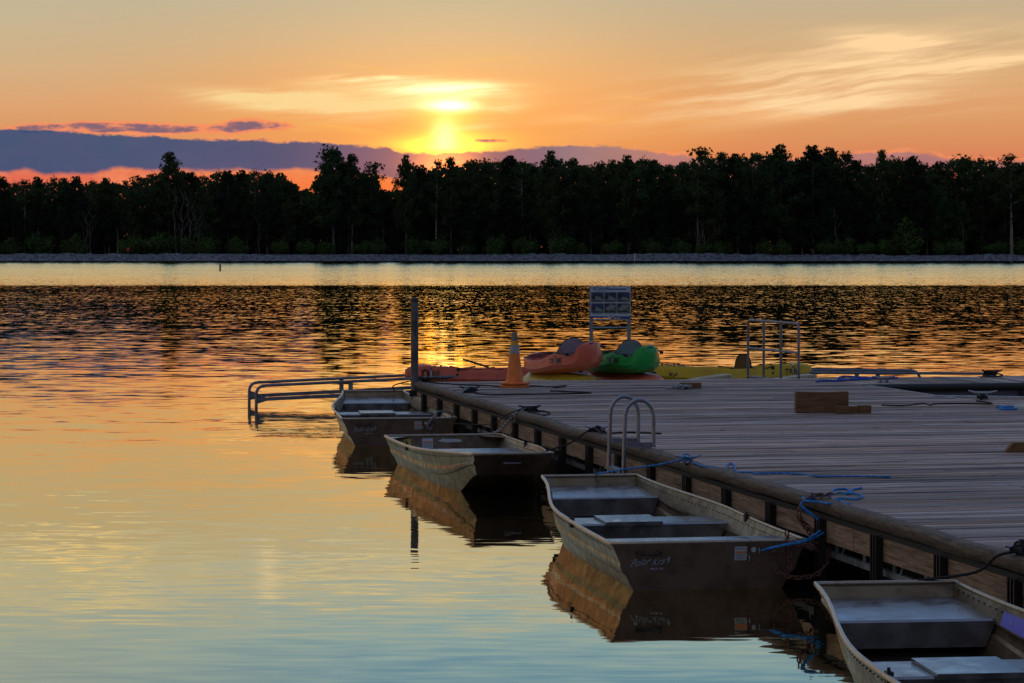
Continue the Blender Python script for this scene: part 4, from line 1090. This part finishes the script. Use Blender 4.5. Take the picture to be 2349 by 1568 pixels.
# ------------------------------------------------------------------ launch behind the dock
DPX = Vector((.979, .2045, 0)); DN = Vector((-.2045, .979, 0))
def launch():
    o = thing('kayak_launch', 'long floating kayak launch with low tubular side rails behind the dock', 'launch')
    N0 = Vector((-3.95, 40.4, 0))
    Lr = 12.0
    def rail_z(s):
        return .345+.135*min(1, s/3.6) if s < 8 else .48-.06*min(1, (s-8)/4)
    for k, off in enumerate((0, 1.02)):
        b0 = N0+DN*off-DPX*(.0)
        if k == 1: L0, L1 = 0., 11.2
        else: L0, L1 = 0., 12.1
        pts = [b0+Vector((0,0,-.5)), b0+Vector((0,0,rail_z(0)))]
        for s in [1, 2, 3, 4, 6, 8, 10, L1-.0]: pts.append(b0+DPX*s+Vector((0,0,rail_z(s))))
        pts.append(b0+DPX*(L1+.05)+Vector((0,0,-.3)))
        pts = bend(pts[:3], .14)+pts[3:-2]+bend(pts[-3:], .16)[1:]
        MB().tube(pts, .024, 10).build('top_rail', M_ALUD, o)
        pts = [b0+DPX*(s)+Vector((0,0,rail_z(s)-.17-(.04 if s < 4 else 0))) for s in (0.02, 2, 4, 6, 8, 10, L1)]
        b = MB()
        for p, q in zip(pts, pts[1:]): b.beam(p, q, .03, .055)
        b.build('lower_rail', M_ALUD, o, False)
        for s in (1.47, 3.3, 5.3, 7.3, 9.0, 10.1):
            z = rail_z(s); p = b0+DPX*s
            b = MB(); b.beam(p+Vector((0,0,z-.24)), p+Vector((0,0,z-.01)), .07, .02, (0,1,0)); b.build('rail_post', M_ALUD, o, False)
        for s in (3.3, 9.0):
            z = rail_z(s); p = b0+DPX*s; b = MB()
            q0 = p+Vector((0,0,z-.18)); b.V += [tuple(q0+DN*-.006), tuple(p-DPX*.17+Vector((0,0,z-.20))+DN*-.006), tuple(p+Vector((0,0,z-.03))+DN*-.006)]
            b.V += [tuple(Vector(v)+DN*.012) for v in b.V[:3]]; b.F += [(0,1,2), (5,4,3), (0,3,4,1), (1,4,5,2), (2,5,3,0)]
            b.build('gusset', M_ALUD, o, False)
        z = rail_z(0); p = b0; b = MB()
        b.V += [tuple(p+Vector((0,0,z-.28))), tuple(p+DPX*.24+Vector((0,0,z-.21))), tuple(p+Vector((0,0,z-.12)))]; b.V += [tuple(Vector(v)+DN*.012) for v in b.V[:3]]
        b.F += [(0,1,2), (5,4,3), (0,3,4,1), (1,4,5,2), (2,5,3,0)]; b.build('gusset', M_ALUD, o, False)
    # floats under the middle and rollers bed
    b = MB(); Mx = Matrix.Translation(N0) @ Matrix.Rotation(ANG, 4, 'Z')
    b.box(3.6, .1, -.2, 9.6, .92, .20, Mx); b.build('float', M_CREAM, o, False)
launch()
def platform():
    o = thing('floating_platform', 'low cream plastic float between dock and launch, stepped blocks at its edge', 'float', dk(0, 0, 0)); o.rotation_euler = (0, 0, ANG)
    MB().box(1.3, .25, -.25, 6.3, 3.6, .26).build('float', M_CREAM, o, False)
    for px0, px1 in ((1593,1684), (1777,1877)):
        b = MB(); n = 10; d = 38.9; x0 = (px0-1174.5)/FOC*d; x1 = (px1-1174.5)/FOC*d
        inv = (Matrix.Translation(A0) @ Matrix.Rotation(ANG, 4, 'Z')).inverted()
        for i in range(n):
            xa = x0+(x1-x0)*i/n; xb = x0+(x1-x0)*(i+1)/n-.006; zt = .515+.065*min(1, (i+.5)/(n-2))
            yq = d+(xa-x0)*.2; p = inv @ Vector((xa, yq, 0)); q = inv @ Vector((xb, yq+.01, 0))
            b.box(p.x, p.y, .262, q.x, p.y+.35, zt)
        b.build('stepped_block', M_CREAM, o, False)
platform()
def handrail():
    o = thing('handrail', 'upright tubular handrail frame with four posts in front of the yellow kayak', 'railing', (0,0,0))
    F = Vector(((1716-1174.5)/FOC*39.3, 39.3, 0)); Nn = Vector(((1832-1174.5)/FOC*37.35, 37.35, 0))
    z0 = .27; zt = 1.395; 
    pts = [F+Vector((0,0,z0)), F+Vector((0,0,zt)), Nn+Vector((0,0,zt)), Nn+Vector((0,0,z0))]
    MB().tube(bend(pts, .09), .019, 10).build('outer_frame', M_ALUD, o)
    for f in (.32, .66): p = F.lerp(Nn, f); MB().tube([p+Vector((0,0,z0)), p+Vector((0,0,zt))], .020, 8).build('post', M_ALUD, o)
    zz = .975; MB().tube([F+Vector((0,0,zz)), Nn+Vector((0,0,zz))], .018, 8).build('middle_rail', M_ALUD, o)
    zz = .55; MB().tube([F+Vector((0,0,zz)), Nn+Vector((0,0,zz-.0))], .018, 8).build('lower_rail', M_ALUD, o)
handrail()
def signboard():
    d = 39.8; xl = (1352-1174.5)/FOC*d; xr = (1447-1174.5)/FOC*d; W = xr-xl; zt = CAM_H-(657-575)/FOC*d
    o = thing('information_sign', 'framed information board with six small pictures on two flat posts', 'sign', ((xl+xr)/2, d, 0))
    for s in (-1, 1): MB().box(s*W/2-.028*(1 if s > 0 else 0)*2, -.012, .26, s*W/2+.028*(1 if s < 0 else 0)*2, .018, zt-.47).build('post', M_GREYP, o, False)
    for s in (-1, 1): MB().box(s*W/2-(.03 if s > 0 else 0), -.008, zt-.475, s*W/2+(.03 if s < 0 else 0), .022, zt).build('sleeve', M_GREYP, o, False)
    h = .485
    pn = MB().box(-W/2+.015, -.022, zt-h, W/2-.005, -.0085, zt).build('panel', M_SIGN, o, False)
    X = lambda u: -W/2+.015+(W-.02)*u; Z = lambda v: zt-h*v
    def rect(u0, u1, v0, v1, m, nm, k=1): return MB().box(X(u0), -.022-.0025*k, Z(v1), X(u1), -.0221, Z(v0)).build(nm, m, pn, False)
    rect(0, 1, .945, 1.0, M_SIGNB, 'footer_band')
    rect(.41, .90, .075, .112, M_SIGNB, 'title_band')
    tx = lambda u, v: (lambda x, y: Vector((X(u)+x, -.0262, Z(v)+y)))
    text_part('EZ Launch', .054, M_SIGNB, pn, tx(.245, .065), 'lettering', .3, .0008); text_part('KAYAKS & CANOES', .019, M_SIGNB, pn, tx(.24, .14), 'lettering', 0, .0003)
    text_part('EZ', .03, M_SIGNB, pn, lambda x, y: Vector((X(.5)+x, -.030, Z(.935)+y)), 'lettering', .3, .001)
    b = MB(); b.V = [(X(.5)+.048*cos(k*pi/10), -.0265, Z(.935)+.026*sin(k*pi/10)) for k in range(20)]; b.F = [tuple(range(20))[::-1]]; b.build('oval_emblem', M_WHITE, pn, False)
    rnd = random.Random(3)
    for r in range(2):
        for c in range(3):
            u0 = .02+c*.325; v0 = .19+r*.35; pm = M_PHOTO[1 if (r == 1 and c > 0) else 0]
            f = rect(u0, u0+.31, v0, v0+.30, pm, 'picture')
            b = MB(); pts = [(u0+.02, v0+.24), (u0+.12, v0+.13+rnd.uniform(-.03,.03)), (u0+.22, v0+.16), (u0+.29, v0+.26)]
            if r == 1 and c > 0: pts = [(u0+.02, v0+.18), (u0+.14, v0+.03), (u0+.29, v0+.05), (u0+.28, v0+.14), (u0+.1, v0+.24)]
            b.V = [(X(u), -.0258, Z(v)) for u, v in pts]; b.F = [tuple(range(len(pts)))]; b.build('picture_motif', M_PALE, f, False)
            b = MB(); b.V = [(X(u), -.0264, Z(v)) for u, v in ((u0+.18, v0+.17), (u0+.29, v0+.21), (u0+.29, v0+.25), (u0+.2, v0+.19))]; b.F = [(0,1,2,3)]; b.build('picture_motif', M_SIGNG, f, False)
            if r == 0 or c == 0:
                b = MB(); m0 = (u0+.07, v0+.16); b.V = [(X(m0[0])+.022*cos(k*pi/6)*rnd.uniform(.7,1.2), -.0268, Z(m0[1])+.035*sin(k*pi/6)*rnd.uniform(.7,1.2)) for k in range(12)]; b.F = [tuple(range(12))[::-1]]; b.build('picture_motif', M_DKTXT, f, False)
            rect(u0+.04, u0+.26, v0+.288, v0+.318, M_PALE, 'caption', 2)
    for z in (zt-.512, zt-.632): MB().tube([(-W/2+.05, .003, z), (W/2-.05, .003, z)], .013, 8).build('crossbar', M_ALU, o)
    for u in (.03, .46, .94): MB().tube([(X(u), -.022, Z(.04)), (X(u), -.028, Z(.04))], .006, 8).build('screw', M_BLACK, pn)
signboard()
def bracket():
    p = ray(1489, 853, d=40.2); o = thing('rail_bracket', 'small grey plate with black rod end beside the green kayak tip', 'bracket', p)
    MB().box(-.035, -.01, -.3, .03, .02, .12).build('plate', M_GREYP, o, False); MB().tube([(-.06,0,.135), (.05,0,.13)], .02, 8).build('rod', M_STRAP, o)
bracket()

# ------------------------------------------------------------------ kayaks
def kayak(label, m, prof, loc, rot, length=2.9, seat='fabric', text='TRiBE', tpos=0, group=None, inverted=False, kmark=False, side=-1, W=.37):
    o = thing('kayak', label, 'kayak', loc, 0, 'plastic sit-on-top kayaks', rot=rot)
    hl = length/2
    if prof == 'long':      # humps near both ends, low middle
        SH = [(-1,.30),(-.93,.345),(-.78,.375),(-.5,.355),(-.2,.325),(.1,.315),(.4,.325),(.62,.355),(.8,.375),(.93,.345),(1,.29)]
    else:                   # rounded stern, raised sides at the seat, dip, pointed nose
        SH = [(-1,.30),(-.92,.35),(-.7,.33),(-.4,.29),(-.1,.285),(.15,.325),(.36,.365),(.55,.33),(.68,.285),(.78,.30),(.90,.43),(.95,.44),(1,.33)]
    def sh(t):
        for (a, x), (b, y) in zip(SH, SH[1:]):
            if a <= t <= b: f = (t-a)/(b-a); f = f*f*(3-2*f); return x+(y-x)*f
        return SH[-1][1]
    short = prof != 'long'
    wd = (lambda t: W*max(0., (1-abs(t)**3.4))**.6+.012) if short else (lambda t: W*max(0., (1-abs(t)**2.6))**.62+.012)
    kz = (lambda t: .05*abs(t)**4+.06*max(0, abs(t)-.85)/.15) if short else (lambda t: .15*abs(t)**4+.05*max(0, abs(t)-.85)/.15)
    pw = lambda t: 1
    def sec(t):
        w_ = wd(t); k = kz(t); s = sh(t); h = s-k; x = t*hl
        well = max(0, min(1, (.80-abs(t+.02))/.08)); fl = s-.04-.15*well
        fl = max(fl, k+.05); ed = (.035 if w_ > .1 else w_*.3)
        crown = .03*(1-well)
        half = [(0, k), (.45*w_, k+.012), (.74*w_, k+.05*h/.25), (.89*w_, k+.30*h), (w_, k+.52*h), (.945*w_, k+.80*h), (.925*w_, s-.012), (.91*w_, s), (max(.1*w_, .91*w_-ed), s-.004), (max(.08*w_, .88*w_-ed-.01), fl+.01 if well > .5 else s+crown*.5), (.4*w_, fl if well > .5 else s+crown), (0, fl if well > .5 else s+crown*1.1)]
        L = [(x, -a, b) for a, b in half]; Rr = [(x, a, b) for a, b in reversed(half[1:-1])]
        return L+Rr
    ts = [-1,-.985,-.96,-.92,-.87,-.82,-.78,-.72,-.64,-.55,-.45,-.35,-.25,-.15,-.05,.05,.15,.25,.35,.45,.55,.64,.72,.76,.8,.84,.88,.92,.96,.985,1]
    h = MB().loft([sec(t) for t in ts], True).build('hull', m, o, True, 17); recalc(h)
    def sidept(x, z, off=.004):
        t = max(-.99, min(.99, x/hl)); s = sec(t)[:9]
        zz = z
        for p, q in zip(s[2:], s[3:]):
            if p[2] <= zz <= q[2]:
                f = (zz-p[2])/max(1e-6, q[2]-p[2]); y = p[1]+(q[1]-p[1])*f
                return Vector((x, side*(-y+off), zz))
        return Vector((x, side*(-s[5][1]+off), zz))
    tz = lambda t: kz(t)+(sh(t)-kz(t))*.66
    if text:
        sg = 1 if side < 0 else -1
        x0 = tpos*hl
        for ch, mm, ox in ((text[0:2], M_DKTXT, -.075), (text[2], M_WHITE, .0), (text[3:5], M_DKTXT, .075)):
            text_part(ch, .125, mm, h, lambda x, y, ox=ox: sidept(x0+sg*(x+ox)*1.0, min(tz(tpos)+y, sh(tpos)-.02)), 'lettering', 0, .002)
        b = MB(); b.V = [tuple(sidept(x0+.018*cos(k*pi/5), tz(tpos)+.075+.018*sin(k*pi/5), .005)) for k in range(10)]; b.F = [tuple(range(10))]; b.build('emblem_dot', M_SIGNB, h, False)
    if kmark:
        text_part('Kyl', .10, M_DKTXT, h, lambda x, y: sidept(-.60*hl+x*(1 if side < 0 else -1), tz(-.6)+y*.8-.01), 'lettering', .1, .003)
    if inverted:
        b = MB(); 
        for kx in (-.03, .03): b.quad(sidept(kx+.0, .15), sidept(kx+.02, .15), sidept(kx+.045, .24), sidept(kx+.02, .24))
        b.build('scuff_mark', M_DKTXT, h, False)
    # carry-handle scupper holes
    b = MB()
    for tq in (-.80,):
        zc = tz(tq)-.02; pts = [sidept(tq*hl+.05*cos(k*pi/6), zc+.038*sin(k*pi/6)) for k in range(12)]
        b.V += [tuple(p) for p in pts]; b.F.append(tuple(range(12)))
    b.build('handle_recess', M_STRAP, h, False)
    b = MB(); pts = [sidept(.50*hl+.02*cos(k*pi/5), tz(.5)+.02*sin(k*pi/5)+.02) for k in range(10)]; b.V += [tuple(p) for p in pts]; b.F.append(tuple(range(10))); b.build('side_plug', M_STRAP, h, False)
    # end toggles
    for s in (-1, 1):
        b = MB(); b.tube(bend([(s*hl*.93, -.03, sh(s*.93)+.012), (s*hl*.97, -.03, sh(s*.97)+.03), (s*hl*.97, .03, sh(s*.97)+.03), (s*hl*.93, .03, sh(s*.93)+.012)], .02), .009, 6); b.build('grab_handle', M_STRAP, o)
    if not inverted:
        tb = (.26 if prof != 'long' else .22)*(1); xs = tb*hl; zs = sh(tb)-.1
        w0 = .31
        if seat == 'fabric':
            # curved backrest across the boat
            def sp_(u, v):      # u -1..1 across, v 0..1 up
                ht = .07+.235*(1-abs(u)**2.6)
                return Vector((xs+.10*v+.09*(1-u*u)*.6-.05, u*w0*(1-.08*v), zs+ht*v))
            b = MB(); rings = []
            for i in range(13):
                u = -1+i/6; ring = [sp_(u, v)+Vector((-.012, 0, 0)) for v in (0, .35, .7, .95)]+[sp_(u, 1)]+[sp_(u, v)+Vector((.02, 0, 0)) for v in (.95, .7, .35, 0)]; rings.append(ring)
            sb = recalc(b.loft(rings, True).build('seat_back', M_SEAT, o, True, 60))
            b = MB(); b.tube([sp_(-1+i/8, 1)+Vector((.003,0,0)) for i in range(17)], .0085, 6); b.tube([sp_(-1+i/8, .12)+Vector((.02,0,0)) for i in range(17)], .007, 6); b.build('piping', M_STRAP, sb)
        elif seat == 'brown':
            b = MB(); rings = []
            for i in range(13):
                u = -1+i/6; ht = .05+.24*sqrt(max(0, 1-u*u)); rings.append([(xs-.02, u*.2, zs), (xs-.03+.05, u*.2, zs+ht), (xs+.06, u*.2, zs+ht), (xs+.05, u*.2, zs)])
            # turned side-on so its round outline shows over the side
            sb = MB(); rr2 = []
            for i in range(13):
                u = -1+i/6; ht = .07+.25*max(0, 1-abs(u)**3)**.6; rr2.append([(xs+u*.15, -.10, zs), (xs+u*.145, -.08, zs+ht), (xs+u*.145, -.04, zs+ht), (xs+u*.15, -.02, zs)])
            q = recalc(sb.loft(rr2, True).build('seat_back', M_BROWNSEAT, o, True, 50))
            b = MB(); b.tube([(r[1][0], -.08, r[1][2]+.002) for r in rr2], .008, 6); b.build('piping', M_STRAP, q)
        else:
            b = MB(); rings = []
            for i in range(9):
                t = i/8; rings.append([(xs+.35*t-.1, -.18, zs+.12+.11*t), (xs+.35*t-.1, .18, zs+.12+.11*t), (xs+.35*t-.1, .18, zs+.15+.11*t), (xs+.35*t-.1, -.18, zs+.15+.11*t)])
            recalc(b.loft(rings, True).build('seat_back', M_BROWNSEAT, o, False, label='brown seat back folded down'))
        b = MB()
        for s in (-1, 1):
            b.tube(spline([(xs+.02, s*w0, zs+.12), (xs+.25, s*w0*1.05, sh(tb+.15)-.01), (xs+.42, s*w0*1.05, sh(tb+.28)+.012)]), .009, 6)
            b.tube(spline([(xs-.05, s*w0, zs+.08), (xs-.3, s*w0*1.1, sh(tb-.2)+.01)]), .009, 6)
            b.box(xs+.40, s*w0*1.05-.02, sh(tb+.28)-.03, xs+.44, s*w0*1.05+.02, sh(tb+.28)+.015)
        b.build('strap', M_STRAP, o)
        for seq in (((-.78, -1), (-.62, 1), (-.48, -1), (-.48, 1), (-.62, -1), (-.78, 1)), ((.60, -1), (.72, 1), (.60, 1), (.72, -1))):
            b = MB(); pts = []
            for (ta, sa), (tb2, sb2) in zip(seq, seq[1:]):
                pts += [Vector((ta*hl, sa*wd(ta)*.8, sh(ta)+.014)), Vector(((ta+tb2)/2*hl, 0, sh((ta+tb2)/2)+.035))]
            pts.append(Vector((seq[-1][0]*hl, seq[-1][1]*wd(seq[-1][0])*.8, sh(seq[-1][0])+.014)))
            b.tube(pts, .006, 5); b.build('bungee_cord', M_STRAP, o)
        for ta in (-.78, -.62, -.48, .60, .72):
            for s in (-1, 1): MB().box(ta*hl-.014, s*wd(ta)*.82-.012, sh(ta)-.004, ta*hl+.014, s*wd(ta)*.82+.012, sh(ta)+.02).build('deck_fitting', M_GRTXT, o, False)
    return o
def e(rx, ry, rz): return (R(rx), R(ry), R(rz))
# lying along the launch
pK1 = ray(929, 840, d=41.2); L1 = 3.1
kayak('long coral kayak lying behind the grey pipe pile and cone', M_OK, 'long', (pK1.x+L1/2*.98, 41.2+L1/2*.2, .245), e(0,0,11.8+180), L1, 'folded', 'TRiBE', .76, side=1)
kayak('long yellow kayak lying behind the upright handrail', M_YK, 'long', ((1860-1174.5)/FOC*42.3-1.46, 42.0, .235), e(0,0,11.8), 3.0, 'brown', 'TRiBE', .74, kmark=True)
# stacked pairs; the far ones rest upside down
# a: yellow bottom, faded pink top
def pose(px, d, z, yaw, roll):      # roll is a lean seen from the dock, about the Y axis
    Rm = Matrix.Rotation(R(roll), 4, 'Y') @ Matrix.Rotation(R(yaw), 4, 'Z')
    return ((px-1174.5)/FOC*d, d, z), Rm.to_euler()
l, rr = pose(1286, 38.9, .63, -58, 0); eu = (Matrix.Rotation(R(-58), 4, 'Z') @ Matrix.Rotation(pi, 4, 'X')).to_euler()
kayak('dull yellow kayak lying upside down under the faded pink one', M_YK2, 'nose', ((1287-1174.5)/FOC*38.9, 38.9, .63), eu, 1.8, None, '', 0, inverted=True, side=1, W=.35)
l, rr = pose(1296, 38.8, .625, -58, -10)
kayak('faded pink kayak on top of the left stack, tilted, grey seat back up', M_PK, 'nose', l, rr, 1.72, 'fabric', 'TRiBE', .40, W=.36).scale = (1, 1, .90)
eu = (Matrix.Rotation(R(-57), 4, 'Z') @ Matrix.Rotation(pi, 4, 'X')).to_euler()
kayak('coral kayak lying upside down under the green one', M_OK, 'nose', ((1432-1174.5)/FOC*39.3, 39.3, .625), eu, 1.8, None, '', 0, inverted=True, side=1, W=.35)
l, rr = pose(1422, 39.2, .60, -58, -3)
kayak('bright green kayak on top of the right stack, grey seat back up', M_GK, 'nose', l, rr, 1.72, 'fabric', 'TRiBE', .40, W=.36).scale = (1, 1, .90)

# loose rope on the white boat: make it a top-level rope of its own in world place
for ob in list(sc.objects):
    if ob.type == 'MESH' and ob.name.startswith('rope') and 'category' not in ob and ob.parent is None:
        ob.location = ray(2325, 940, ZD)+Vector((0, -.05, -.06)); tag(ob, 'small blue rope knot on the white boat tip', 'rope')
